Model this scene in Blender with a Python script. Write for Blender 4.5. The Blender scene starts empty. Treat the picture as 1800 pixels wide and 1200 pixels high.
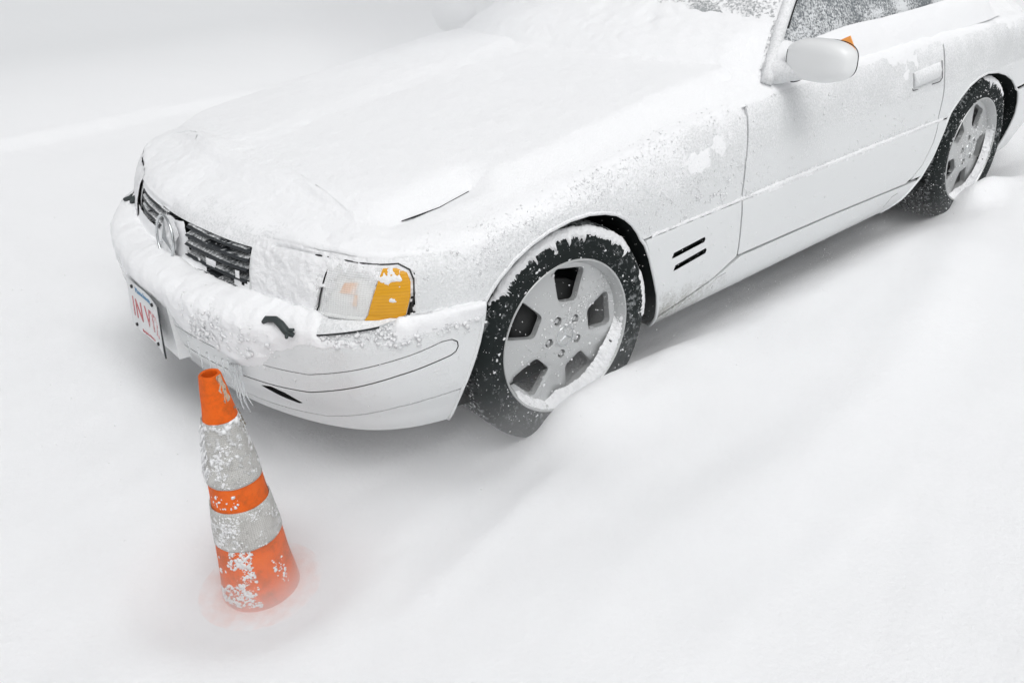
import bpy, bmesh, math, random
import numpy as np
from mathutils import Vector, Matrix, Euler, geometry
random.seed(7); RNG = np.random.default_rng(11)
sc = bpy.context.scene
# ------------------------------------------------------------------ camera
cam_d = bpy.data.cameras.new('camera'); cam = bpy.data.objects.new('camera', cam_d); sc.collection.objects.link(cam)
cam.location = (-1.446900, -2.392422, 1.435729); cam.rotation_euler = (1.078098, 0.042675, -0.709829)
cam_d.sensor_width = 36.0; cam_d.lens = 29.409923; cam_d.clip_start = .05; cam_d.clip_end = 500
sc.camera = cam
# ------------------------------------------------------------------ sky, sun, exposure (overcast)
SUN_EL, SUN_AZ = math.radians(62), math.radians(200)
w = bpy.data.worlds.new('World'); sc.world = w; w.use_nodes = True
nt = w.node_tree; nt.nodes.clear()
sky = nt.nodes.new('ShaderNodeTexSky'); sky.sky_type = 'NISHITA'; sky.sun_disc = False
sky.sun_elevation = SUN_EL; sky.sun_rotation = SUN_AZ; sky.air_density = 1.0; sky.dust_density = 4.0; sky.ozone_density = 1.0
hs = nt.nodes.new('ShaderNodeHueSaturation'); hs.inputs['Saturation'].default_value = .06
tint = nt.nodes.new('ShaderNodeMix'); tint.data_type = 'RGBA'; tint.blend_type = 'MULTIPLY'; tint.inputs[0].default_value = 1
tint.inputs[7].default_value = (.985, .992, 1.0, 1)
bg = nt.nodes.new('ShaderNodeBackground'); bg.inputs['Strength'].default_value = .15
wo = nt.nodes.new('ShaderNodeOutputWorld')
nt.links.new(sky.outputs[0], hs.inputs['Color']); nt.links.new(hs.outputs[0], tint.inputs[6]); nt.links.new(tint.outputs[2], bg.inputs['Color']); nt.links.new(bg.outputs[0], wo.inputs[0])
sd = bpy.data.lights.new('sun', 'SUN'); sd.energy = .8; sd.angle = math.radians(40); sd.color = (1, .985, .965)
sun = bpy.data.objects.new('sun', sd); sc.collection.objects.link(sun)
# Nishita: rotation 0 = sun towards +Y, growing clockwise seen from above
sdir = Vector((math.sin(SUN_AZ)*math.cos(SUN_EL), math.cos(SUN_AZ)*math.cos(SUN_EL), math.sin(SUN_EL)))
sun.rotation_euler = sdir.to_track_quat('Z', 'Y').to_euler()
sc.view_settings.view_transform = 'Standard'; sc.view_settings.look = 'None'
sc.view_settings.exposure = -0.24; sc.view_settings.gamma = 1; sc.view_settings.use_curve_mapping = False
sc.cycles.use_denoising = True
sc.cycles.max_bounces = 10; sc.cycles.diffuse_bounces = 6; sc.cycles.volume_bounces = 3; sc.cycles.transmission_bounces = 8
sc.cycles.volume_step_rate = 2.0

# ------------------------------------------------------------------ body surface of the car: plan curve x height profile
def pchip(x, y, xi):
    x=np.asarray(x,float); y=np.asarray(y,float); xi=np.clip(xi,x[0],x[-1])
    h=np.diff(x); d=np.diff(y)/h
    m=np.zeros_like(y)
    for i in range(1,len(x)-1):
        if d[i-1]*d[i]>0:
            w1=2*h[i]+h[i-1]; w2=h[i]+2*h[i-1]
            m[i]=(w1+w2)/(w1/d[i-1]+w2/d[i])
    m[0]=d[0]; m[-1]=d[-1]
    k=np.clip(np.searchsorted(x,xi,side='right')-1,0,len(x)-2)
    t=(xi-x[k])/h[k]
    return ((2*t**3-3*t**2+1)*y[k]+(t**3-2*t**2+t)*h[k]*m[k]+(-2*t**3+3*t**2)*y[k+1]+(t**3-t**2)*h[k]*m[k+1])
PLAN=[(-.845,0),(-.838,.15),(-.815,.35),(-.77,.52),(-.71,.655),(-.63,.77),(-.53,.845),(-.42,.885),(-.30,.905),(0,.912),(.35,.906),(.7,.904),(1.2,.903),(1.9,.905),(2.5,.912),(2.9,.90),(3.2,.865),(3.42,.79),(3.54,.66),(3.59,.45),(3.60,.2),(3.605,0)]
def _plan():
    P=np.array(PLAN); P=np.vstack([P[1]*[1,-1],P,P[-2]*[1,-1]])
    out=[]
    for i in range(1,len(P)-2):
        p0,p1,p2,p3=P[i-1:i+3]
        # centripetal-ish catmull rom
        n=60
        l1=np.linalg.norm(p2-p1)
        m1=(p2-p0)/(np.linalg.norm(p2-p1)+np.linalg.norm(p1-p0))*l1
        m2=(p3-p1)/(np.linalg.norm(p3-p2)+np.linalg.norm(p2-p1))*l1
        t=np.arange(n)[:,None]/n
        out.append((2*t**3-3*t**2+1)*p1+(t**3-2*t**2+t)*m1+(-2*t**3+3*t**2)*p2+(t**3-t**2)*m2)
    out.append(P[-2][None]); C=np.vstack(out)
    L=np.r_[0,np.cumsum(np.linalg.norm(np.diff(C,axis=0),axis=1))]
    return C,L
_C,_L=_plan(); SMAX=_L[-1]
def B(s): return np.stack([np.interp(s,_L,_C[:,0]),np.interp(s,_L,_C[:,1])],-1)
def s_of_x(x): return np.interp(x,_C[:,0],_L)
HX=[-.9,-.66,-.3,0,.4,.8,1.2,2.3,2.8,3.3,3.65]; HZ=[.66,.705,.765,.805,.85,.885,.90,.915,.90,.875,.84]
def H(x,y):
    return pchip(HX,HZ,x)-.055*(np.abs(y)/.85)**2.2
QK=[.205,.235,.27,.30,.345,.42,.49,.515,.535,.545,.56,.60,.645,.68,.70,.74,.78,.80]
# (inset list), (z list; last three are drops below H)
Z0=[.205,.235,.27,.30,.345,.42,.485,.51,.53,.535,.54,.59,.64,.67,.69]
ZS=[.205,.235,.27,.30,.345,.42,.49,.515,.537,.545,.56,.60,.645,.68,.70]
ZT=ZS[:13]+[.674,.688]
DH=[.022,.006,0]; DS=[.05,.012,0]
ST=[ # s or ('x',x), insets, z, drops
 (0.0,[.075,.06,.045,.028,.010,0,0,.008,.035,.075,.103,.114,.130,.148,.165,.20,.25,.30],Z0,DH),
 (0.5,[.075,.06,.045,.028,.010,0,0,.008,.035,.075,.100,.112,.130,.150,.168,.20,.25,.30],Z0,DH),
 (0.74,[.070,.055,.042,.026,.009,0,0,.007,.025,.050,.070,.083,.103,.125,.140,.17,.21,.25],Z0,DH),
 (0.95,[.065,.048,.036,.022,.008,0,0,.006,.015,.028,.036,.042,.054,.075,.09,.12,.15,.19],Z0,DH),
 (1.10,[.060,.042,.030,.018,.006,0,0,.004,.009,.016,.019,.022,.030,.044,.054,.08,.11,.15],ZT,DS),
 (('x',-.30),[.056,.036,.022,.012,.004,0,0,.002,.005,.010,.011,.013,.018,.026,.032,.05,.08,.12],ZT,DS),
 (('x',0.0),[.056,.034,.018,.010,.004,0,0,.001,.004,.010,.010,.009,.012,.018,.022,.04,.07,.11],ZS,[.05,.012,0]),
 (('x',.50),[.056,.030,.016,.010,.004,0,0,.001,.004,.010,.010,.011,.015,.021,.026,.042,.07,.11],ZS,[.08,.02,0]),
 (('x',1.0),[.056,.030,.016,.010,.004,0,0,.001,.004,.010,.010,.012,.016,.022,.027,.045,.075,.11],ZS,[.09,.02,0]),
 (('x',2.0),[.056,.030,.016,.010,.004,0,0,.001,.004,.010,.010,.012,.016,.022,.027,.045,.075,.11],ZS,[.10,.02,0]),
 (('x',2.5),[.056,.030,.016,.010,.004,0,0,.001,.004,.010,.010,.010,.013,.019,.025,.045,.08,.13],ZS,[.09,.02,0]),
 (('x',3.1),[.07,.045,.03,.018,.008,0,0,.001,.004,.010,.010,.012,.018,.028,.035,.06,.10,.15],ZS,[.09,.02,0]),
 (4.55,[.09,.06,.045,.028,.01,0,0,.008,.035,.06,.07,.075,.085,.10,.11,.13,.17,.22],ZS,[.05,.01,0]),
 (9.0,[.09,.06,.045,.028,.01,0,0,.008,.035,.06,.07,.075,.085,.10,.11,.13,.17,.22],ZS,[.05,.01,0]),
]
DSs=.01; DQ=.0025
def _table():
    ns=int(SMAX/DSs)+2; S=np.linspace(0,SMAX,ns)
    q1=np.arange(.205,.80001,DQ); nq=len(q1)
    w=np.linspace(0,1,101)[1:]
    sk=[float(s_of_x(a[0][1])) if isinstance(a[0],tuple) else min(a[0],SMAX) for a in ST]
    ins=np.stack([pchip(sk,[a[1][k] for a in ST],S) for k in range(len(QK))],1)
    zz=np.stack([pchip(sk,[a[2][k] for a in ST],S) for k in range(15)],1)
    dr=np.stack([pchip(sk,[a[3][k] for a in ST],S) for k in range(3)],1)
    b=B(S); t=np.gradient(b,axis=0); t/=np.linalg.norm(t,axis=1)[:,None]
    t[0]=(0,1); t[-1]=(0,-1)
    n=np.stack([t[:,1],-t[:,0]],1)   # inward normal (for y>0 side, moving rearward)
    # smooth normals a little so deep insets do not cross
    P=b[:,None,:]+n[:,None,:]*ins[:,:,None]
    zh=H(P[:,17,0],P[:,17,1])[:,None]; z70=zz[:,14:15]; zt=z70+(zh-z70)*np.array([.50,.90,1.])
    Z=np.concatenate([zz,zt],1)
    T=np.zeros((ns,nq+len(w),3))
    for i in range(ns):
        inset=pchip(QK,ins[i],q1); z=pchip(QK,Z[i],q1)
        xy=b[i]+n[i]*inset[:,None]
        T[i,:nq,:2]=xy; T[i,:nq,2]=z
        p=xy[-1]; f=np.clip((S[i])/1.9,0,1); f=f*f*(3-2*f)
        tx=(-.40)*(1-f)+f*p[0] if p[0]<2.9 else 2.9+(p[0]-2.9)*.5
        q=p+( np.array([tx,0])-p)*w[:,None]
        T[i,nq:,:2]=q; T[i,nq:,2]=H(q[:,0],q[:,1])
    Q=np.r_[q1,.8+w]
    return S,Q,T
TS,TQ,TT=_table()
TT[0,:,1]=0; 
def _norm():
    a=np.gradient(TT,axis=0); b_=np.gradient(TT,axis=1)
    m=np.linalg.norm(a,axis=2)<1e-6
    N=np.cross(a,b_); l=np.linalg.norm(N,axis=2); N=N/np.maximum(l,1e-9)[...,None]
    return N
TN=_norm()
# orientation check: outward at the side should be +y
if TN[200,40,1]<0: TN=-TN
def F(s,q,side=-1,off=0.0):
    s=np.asarray(s,float); q=np.asarray(q,float)
    u=np.clip(s,0,SMAX)/(TS[1]-TS[0]); i=np.clip(u.astype(int),0,len(TS)-2); fu=(u-i)[...,None]
    q=np.clip(q,TQ[0],TQ[-1])
    j=np.clip(np.searchsorted(TQ,q,side='right')-1,0,len(TQ)-2); fv=((q-TQ[j])/(TQ[j+1]-TQ[j]))[...,None]
    def g(T): return (T[i,j]*(1-fu)*(1-fv)+T[i+1,j]*fu*(1-fv)+T[i,j+1]*(1-fu)*fv+T[i+1,j+1]*fu*fv)
    P=g(TT); N=g(TN); N=N/np.maximum(np.linalg.norm(N,axis=-1),1e-9)[...,None]
    P=P+N*np.asarray(off)[...,None] if np.ndim(off) else P+N*off
    k=np.array([1,side,1.])
    return P*k,N*k
# ------------------------------------------------------------------ helpers
def link(o, parent=None):
    sc.collection.objects.link(o)
    if parent is not None: o.parent = parent
    return o
def tag(o, label=None, cat=None, group=None, kind=None):
    if label: o['label'] = label
    if cat: o['category'] = cat
    if group: o['group'] = group
    if kind: o['kind'] = kind
    return o
def mesh_obj(name, V, Fc, mat, parent=None, smooth=True, normals=None):
    me = bpy.data.meshes.new(name)
    V = np.asarray(V, float).reshape(-1, 3)
    me.from_pydata(V.tolist(), [], [tuple(map(int, f)) for f in Fc]); me.update()
    if smooth: me.polygons.foreach_set('use_smooth', [True]*len(me.polygons))
    if normals is not None: me.normals_split_custom_set_from_vertices([tuple(n) for n in normals])
    me.materials.append(mat)
    return link(bpy.data.objects.new(name, me), parent)
def bm_obj(name, bm, mat, parent=None, smooth=True):
    me = bpy.data.meshes.new(name); bmesh.ops.recalc_face_normals(bm, faces=bm.faces[:]); bm.to_mesh(me); bm.free()
    if smooth: me.polygons.foreach_set('use_smooth', [True]*len(me.polygons))
    me.materials.append(mat)
    return link(bpy.data.objects.new(name, me), parent)
def sharp(o, deg=35):
    me = o.data; bm = bmesh.new(); bm.from_mesh(me)
    for e in bm.edges:
        if len(e.link_faces) == 2 and e.calc_face_angle(0) > math.radians(deg): e.smooth = False
    bm.to_mesh(me); bm.free(); return o
def empty(name, loc=(0, 0, 0), parent=None):
    o = bpy.data.objects.new(name, None); o.location = loc; o.empty_display_size = .1; return link(o, parent)
# vectorised value noise
def _h(ix, iy, iz):
    n = (ix.astype(np.int64)*374761393 + iy.astype(np.int64)*668265263 + iz.astype(np.int64)*2147483647 + 974634777) & 0xffffffff
    n = ((n ^ (n >> 13))*1274126177) & 0xffffffff; n = ((n ^ (n >> 16))*2246822519) & 0xffffffff; n = n ^ (n >> 15)
    return (n & 0xffffff)/float(0xffffff)
def vnoise(P):
    P = np.asarray(P, float); i = np.floor(P); f = P-i; u = f*f*(3-2*f); x, y, z = i[..., 0], i[..., 1], i[..., 2]
    def L(a, b, t): return a+(b-a)*t
    r = []
    for dz in (0, 1):
        a = L(_h(x, y, z+dz), _h(x+1, y, z+dz), u[..., 0]); b = L(_h(x, y+1, z+dz), _h(x+1, y+1, z+dz), u[..., 0])
        r.append(L(a, b, u[..., 1]))
    return L(r[0], r[1], u[..., 2])*2-1
def fbm(P, scale=1., octv=4, seed=0., gain=.5):
    P = np.asarray(P, float)*scale+seed*17.3; a = 1; t = 0; s = 0
    for k in range(octv):
        t = t+a*vnoise(P); s += a; a *= gain; P = P*2.03+5.1
    return t/s
def sstep(a, b, x):
    t = np.clip((np.asarray(x, float)-a)/(b-a), 0, 1); return t*t*(3-2*t)
# ------------------------------------------------------------------ materials
def M(name, col=(.8, .8, .8), rough=.5, metal=0., spec=.5, coat=0., trans=0., ior=1.45, sheen=0.):
    m = bpy.data.materials.new(name); m.use_nodes = True; b = m.node_tree.nodes['Principled BSDF']
    b.inputs['Base Color'].default_value = (*col, 1); b.inputs['Roughness'].default_value = rough; b.inputs['Metallic'].default_value = metal
    b.inputs['Specular IOR Level'].default_value = spec; b.inputs['Coat Weight'].default_value = coat; b.inputs['Coat Roughness'].default_value = .08
    b.inputs['Transmission Weight'].default_value = trans; b.inputs['IOR'].default_value = ior; b.inputs['Sheen Weight'].default_value = sheen
    return m
def N(m, t, **kw):
    n = m.node_tree.nodes.new(t)
    for k, v in kw.items(): setattr(n, k, v)
    return n
def noise_node(m, scale, detail=4, rough=.5, vec=None, dist=0.):
    n = N(m, 'ShaderNodeTexNoise'); n.inputs['Scale'].default_value = scale; n.inputs['Detail'].default_value = detail
    n.inputs['Roughness'].default_value = rough; n.inputs['Distortion'].default_value = dist
    m.node_tree.links.new(vec if vec is not None else geo_pos(m), n.inputs['Vector']); return n
def geo_pos(m):
    for n in m.node_tree.nodes:
        if n.bl_idname == 'ShaderNodeTexCoord': return n.outputs['Object']
    return N(m, 'ShaderNodeTexCoord').outputs['Object']
def ramp(m, src, stops):
    r = N(m, 'ShaderNodeValToRGB'); cr = r.color_ramp
    while len(cr.elements) < len(stops): cr.elements.new(.5)
    for e, (p_, c) in zip(cr.elements, stops): e.position = p_; e.color = (*c, 1) if len(c) == 3 else c
    m.node_tree.links.new(src, r.inputs[0]); return r
def math_node(m, op, a, b=None, clamp=False):
    n = N(m, 'ShaderNodeMath', operation=op, use_clamp=clamp)
    for i, v in enumerate((a, b)):
        if v is None: continue
        if isinstance(v, (int, float)): n.inputs[i].default_value = v
        else: m.node_tree.links.new(v, n.inputs[i])
    return n.outputs[0]
def bump(m, h, strength=.3, dist=.01):
    b = N(m, 'ShaderNodeBump'); b.inputs['Strength'].default_value = strength; b.inputs['Distance'].default_value = dist
    m.node_tree.links.new(h, b.inputs['Height']); m.node_tree.links.new(b.outputs[0], m.node_tree.nodes['Principled BSDF'].inputs['Normal']); return b
def grey(v): return (v, v, v)
SNOWC = (.885, .89, .90)
def snow_mat(name, fine=220, amp=.004, low=9, lamp=.02, col=SNOWC):
    m = M(name, col, .85, spec=.25)
    a = noise_node(m, fine, 5, .65); b = noise_node(m, low, 4, .55)
    h = math_node(m, 'ADD', math_node(m, 'MULTIPLY', a.outputs[0], amp), math_node(m, 'MULTIPLY', b.outputs[0], lamp))
    bump(m, h, 1.0, 1.0); return m
mat_snow = snow_mat('ground_snow', 90, .0012, 7, .006)
mat_carsnow = snow_mat('car_snow', 160, .0020, 12, .004)
mat_clump = snow_mat('clump_snow', 300, .003, 60, .006)
def dusted(m, base, thr0, thr1, scale=170, snowc=SNOWC, amp=.0022, lift=None, up=.25, lowamp=.9):
    """snow grains stuck to a surface: a fine noise mask, denser where the surface faces up"""
    nt = m.node_tree; b = nt.nodes['Principled BSDF']
    n1 = noise_node(m, scale, 5, .62); n2 = noise_node(m, 5.0, 4, .6)
    g = N(m, 'ShaderNodeNewGeometry'); sx = N(m, 'ShaderNodeSeparateXYZ'); nt.links.new(g.outputs['Normal'], sx.inputs[0])
    v = math_node(m, 'ADD', n1.outputs[0], math_node(m, 'MULTIPLY', math_node(m, 'SUBTRACT', n2.outputs[0], .5), lowamp))
    v = math_node(m, 'ADD', v, math_node(m, 'MULTIPLY', sx.outputs[2], up))
    if lift is not None: v = math_node(m, 'ADD', v, lift)
    mr = N(m, 'ShaderNodeMapRange'); mr.inputs[1].default_value = thr0; mr.inputs[2].default_value = thr1; nt.links.new(v, mr.inputs[0])
    mix = N(m, 'ShaderNodeMix', data_type='RGBA'); nt.links.new(mr.outputs[0], mix.inputs[0])
    if isinstance(base, tuple): mix.inputs[6].default_value = (*base, 1)
    else: nt.links.new(base, mix.inputs[6])
    mix.inputs[7].default_value = (*snowc, 1); nt.links.new(mix.outputs[2], b.inputs['Base Color'])
    r0 = b.inputs['Roughness'].default_value
    mr2 = N(m, 'ShaderNodeMapRange'); mr2.inputs[3].default_value = r0; mr2.inputs[4].default_value = .85; nt.links.new(mr.outputs[0], mr2.inputs[0]); nt.links.new(mr2.outputs[0], b.inputs['Roughness'])
    if b.inputs['Metallic'].default_value > 0 or b.inputs['Coat Weight'].default_value > 0:
        for nm in ('Metallic', 'Coat Weight'):
            v0 = b.inputs[nm].default_value
            if v0 > 0:
                q = N(m, 'ShaderNodeMapRange'); q.inputs[3].default_value = v0; q.inputs[4].default_value = 0; nt.links.new(mr.outputs[0], q.inputs[0]); nt.links.new(q.outputs[0], b.inputs[nm])
    bump(m, math_node(m, 'MULTIPLY', mr.outputs[0], amp), 1.0, 1.0)
    return mr
PAINTC = (.70, .715, .72)
def paint_lift(m):
    """rime and blown grains: thick towards the front wing and high on the sides, thin low down"""
    nt = m.node_tree; sx = N(m, 'ShaderNodeSeparateXYZ'); nt.links.new(geo_pos(m), sx.inputs[0])
    z = N(m, 'ShaderNodeMapRange'); z.inputs[1].default_value = .50; z.inputs[2].default_value = .82; z.inputs[3].default_value = -.17; z.inputs[4].default_value = .16; nt.links.new(sx.outputs[2], z.inputs[0])
    x = N(m, 'ShaderNodeMapRange'); x.inputs[1].default_value = .3; x.inputs[2].default_value = 1.1; x.inputs[3].default_value = .05; x.inputs[4].default_value = -.10; nt.links.new(sx.outputs[0], x.inputs[0])
    return math_node(m, 'ADD', z.outputs[0], x.outputs[0])
mat_paint = M('white_paint', PAINTC, .32, spec=.5, coat=.5)
dusted(mat_paint, PAINTC, .44, .80, 150, amp=.0015, lift=paint_lift(mat_paint), lowamp=.6)
# road grime low on the sills and behind the front wheel
mat_sill = M('grimy_white_paint', PAINTC, .4, coat=.3)
_sx = N(mat_sill, 'ShaderNodeSeparateXYZ'); mat_sill.node_tree.links.new(geo_pos(mat_sill), _sx.inputs[0])
_n = noise_node(mat_sill, 26, 8, .7); _n2 = noise_node(mat_sill, 120, 3, .7)
_mx = N(mat_sill, 'ShaderNodeMapRange'); _mx.inputs[1].default_value = 1.05; _mx.inputs[2].default_value = .36; mat_sill.node_tree.links.new(_sx.outputs[0], _mx.inputs[0])
_mz = N(mat_sill, 'ShaderNodeMapRange'); _mz.inputs[1].default_value = .40; _mz.inputs[2].default_value = .27; mat_sill.node_tree.links.new(_sx.outputs[2], _mz.inputs[0])
_g = math_node(mat_sill, 'MULTIPLY', math_node(mat_sill, 'MULTIPLY', _mx.outputs[0], _mz.outputs[0]), math_node(mat_sill, 'MULTIPLY', _n.outputs[0], _n2.outputs[0]))
_gr = ramp(mat_sill, _g, [(.10, PAINTC), (.28, (.34, .34, .32))])
mat_sill.node_tree.links.new(_gr.outputs[0], mat_sill.node_tree.nodes['Principled BSDF'].inputs['Base Color'])
mat_black = M('black_plastic', (.018, .019, .02), .6)
mat_under = M('underbody', (.010, .013, .013), .9, spec=.2)
mat_gap = M('dark_seal', (.02, .022, .024), .8)
mat_chrome = M('chrome', (.62, .64, .65), .22, metal=1.)
mat_rim = M('silver_alloy', (.50, .51, .51), .38, metal=.35, coat=.2)
dusted(mat_rim, (.50, .51, .51), .66, .72, 95, amp=.0025, up=.1)
mat_tyre = M('tyre_rubber', (.013, .017, .017), .85, spec=.2)
_tx = N(mat_tyre, 'ShaderNodeSeparateXYZ'); mat_tyre.node_tree.links.new(geo_pos(mat_tyre), _tx.inputs[0])
_rr = math_node(mat_tyre, 'SQRT', math_node(mat_tyre, 'ADD', math_node(mat_tyre, 'POWER', _tx.outputs[0], 2.), math_node(mat_tyre, 'POWER', _tx.outputs[2], 2.)))
_tr = N(mat_tyre, 'ShaderNodeMapRange'); _tr.inputs[1].default_value = .3195; _tr.inputs[2].default_value = .3225; _tr.inputs[4].default_value = .16; mat_tyre.node_tree.links.new(_rr, _tr.inputs[0])
dusted(mat_tyre, (.014, .018, .018), .56, .98, 70, amp=.0015, up=.14, snowc=(.55, .57, .58), lift=_tr.outputs[0], lowamp=.5)
mat_slat = M('grille_slat', (.05, .055, .06), .45, metal=.3)
dusted(mat_slat, (.04, .045, .05), .80, .92, 160, amp=.001, up=.18)
mat_slatsnow = M('slat_frost', (.10, .11, .11), .7); dusted(mat_slatsnow, (.10, .11, .115), .30, .62, 110, snowc=(.84, .85, .86), amp=.0025, up=.0, lowamp=1.1)
mat_frost = M('frosted_glass', (.20, .22, .235), .3)
dusted(mat_frost, (.17, .19, .205), .42, .60, 130, snowc=(.74, .76, .775), amp=.0022, up=.0)
mat_windsh = M('snowed_windscreen', (.30, .33, .35), .3)
dusted(mat_windsh, (.40, .42, .43), .30, .50, 110, amp=.003, up=.0)
# ------------------------------------------------------------------ panels on the body surface
def clean_poly(P, step=.02):
    out = []
    n = len(P)
    for i in range(n):
        a = np.array(P[i]); b = np.array(P[(i+1) % n]); d = b-a; L = math.hypot(d[0], d[1]); L2 = math.hypot(d[0], d[1] if max(a[1], b[1]) <= .8 else d[1]*.7)
        k = max(1, int(L2/step)); out += [tuple(a+d*j/k) for j in range(k)]
    return out
def inset_poly(P, g):
    P = np.array(P); n = len(P); area = .5*np.sum(P[:, 0]*np.roll(P[:, 1], -1)-np.roll(P[:, 0], -1)*P[:, 1])
    sgn = 1 if area > 0 else -1
    out = []
    for i in range(n):
        a, b, c = P[i-1], P[i], P[(i+1) % n]; e1 = b-a; e2 = c-b; e1 = e1/max(np.linalg.norm(e1), 1e-9); e2 = e2/max(np.linalg.norm(e2), 1e-9)
        n1 = np.array([-e1[1], e1[0]])*sgn; n2 = np.array([-e2[1], e2[0]])*sgn; m = n1+n2; l = np.linalg.norm(m)
        m = m/max(l, .3); k = 1/max(.5, float(m@n1)); out.append(b+m*g*min(k, 2))
    return [tuple(x) for x in out]
def pip(x, y, P):
    P = np.asarray(P); inside = np.zeros(x.shape, bool); n = len(P)
    for i in range(n):
        x1, y1 = P[i]; x2, y2 = P[(i+1) % n]
        if y1 == y2: continue
        c = ((y1 > y) != (y2 > y)) & (x < (x2-x1)*(y-y1)/(y2-y1)+x1); inside ^= c
    return inside
def tri_fill(outer, holes, pts):
    V = [Vector(p_) for p_ in outer]; E = [(i, (i+1) % len(outer)) for i in range(len(outer))]; loops = [list(range(len(outer)))]
    for h in holes:
        o = len(V); V += [Vector(p_) for p_ in h]; E += [(o+i, o+(i+1) % len(h)) for i in range(len(h))]; loops.append(list(range(o, o+len(h))))
    V += [Vector(p_) for p_ in pts]
    vo, eo, fo, orig, _, _ = geometry.delaunay_2d_cdt(V, E, [], 0, 1e-5)
    vo = np.array([tuple(v) for v in vo]); inv = {}
    for k, l in enumerate(orig):
        for q in l: inv[q] = k
    tris = []
    cen = np.array([vo[list(f)].mean(0) for f in fo]); ok = pip(cen[:, 0], cen[:, 1], outer)
    for h in holes: ok &= ~pip(cen[:, 0], cen[:, 1], h)
    tris = [tuple(f) for f, k in zip(fo, ok) if k]
    return vo, tris, [[inv[i] for i in l] for l in loops]
def panel(name, poly, mat, parent, holes=(), sides=(-1,), gap=.0018, off=0., flange=.014, gs=.03, gq=.02, noflange=False):
    outer = clean_poly(inset_poly(clean_poly(poly, .05), gap) if gap else poly); hol = [clean_poly(inset_poly(h, -gap), .01) for h in holes]
    A = np.array(outer); s0, q0 = A.min(0); s1, q1 = A.max(0)
    qs = list(np.arange(q0+gq/2, min(q1, .8), gq)); qs = [q for q in qs if not .49 < q < .58]+[q for q in (.5, .508, .516, .524, .532, .5375, .542, .547, .552, .558, .568) if q0 < q < q1]
    if q1 > .8: qs += list(np.arange(max(q0, .8)+.02, q1, .035))
    G = np.array([(a, b) for a in np.arange(s0+gs/2, s1, gs) for b in qs] or [tuple(A.mean(0))])
    k = pip(G[:, 0], G[:, 1], inset_poly(clean_poly(poly, .05), gap+.006))
    for h in hol: k &= ~pip(G[:, 0], G[:, 1], inset_poly(h, -.005))
    vo, tris, loops = tri_fill(outer, hol, G[k])
    AV, AF, AN = [], [], []; base = 0
    for side in sides:
        P, Nn = F(vo[:, 0], vo[:, 1], side, off); n = len(P); V = list(P); NN = list(Nn); Fs = []
        # orient
        t0 = tris[len(tris)//2]; fn = np.cross(P[t0[1]]-P[t0[0]], P[t0[2]]-P[t0[0]]); flip = float(fn@Nn[t0[0]]) < 0
        for t in tris: Fs.append(t[::-1] if flip else t)
        if not noflange:
            for l in loops:
                sq = vo[l]; Pi, Ni = F(sq[:, 0], sq[:, 1], side, off-flange); Pt = P[l]; o = len(V); V += list(Pt)+list(Pi); m = len(l)
                cen = vo[l].mean(0)
                nn = []
                for i in range(m):
                    tg = Pt[(i+1) % m]-Pt[i-1]; v = np.cross(tg, Ni[i]); v /= max(np.linalg.norm(v), 1e-9); nn.append(v)
                nn = np.array(nn)*(1 if (l is loops[0]) == (not flip) else -1)
                NN += list(nn)+list(nn)
                for i in range(m):
                    j = (i+1) % m; Fs.append((o+i, o+m+i, o+m+j, o+j))
        AV += V; AN += NN; AF += [tuple(base+i for i in f) for f in Fs]; base += len(V)
    return mesh_obj(name, AV, AF, mat, parent, True, AN)
def seam(name, pts, parent, side=-1, r=.0016, mat=None, off=-.0004):
    """a thin dark joint line along the body surface"""
    P = clean_poly_open(pts, .02); A = np.array(P); P3, N3 = F(A[:, 0], A[:, 1], side, off)
    return tube(name, P3, r, mat or mat_gap, parent, 6)
def clean_poly_open(P, step):
    out = []
    for a, b in zip(P[:-1], P[1:]):
        a = np.array(a); b = np.array(b); k = max(1, int(np.linalg.norm(b-a)/step)); out += [tuple(a+(b-a)*j/k) for j in range(k)]
    return out+[tuple(P[-1])]
def tube(name, pts, r, mat, parent=None, seg=8, caps=True):
    V, Fc = tube_vf(pts, r, seg); return mesh_obj(name, V, Fc, mat, parent)
def tube_vf(pts, r, seg=8, o=0):
    pts = [Vector(p_) for p_ in pts]; n = len(pts); rr = r if hasattr(r, '__len__') else [r]*n; V = []; Fc = []; up = None
    for i, p_ in enumerate(pts):
        t = (pts[min(i+1, n-1)]-pts[max(i-1, 0)]).normalized()
        if up is None: up = t.orthogonal().normalized()
        up = (up-t*up.dot(t)).normalized(); b = t.cross(up)
        for k in range(seg):
            a = 2*math.pi*k/seg; V.append(tuple(p_+(up*math.cos(a)+b*math.sin(a))*rr[i]))
    for i in range(n-1):
        for k in range(seg): Fc.append((o+i*seg+k, o+i*seg+(k+1) % seg, o+(i+1)*seg+(k+1) % seg, o+(i+1)*seg+k))
    Fc.append(tuple(o+k for k in range(seg))[::-1]); Fc.append(tuple(o+(n-1)*seg+k for k in range(seg)))
    return V, Fc
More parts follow.
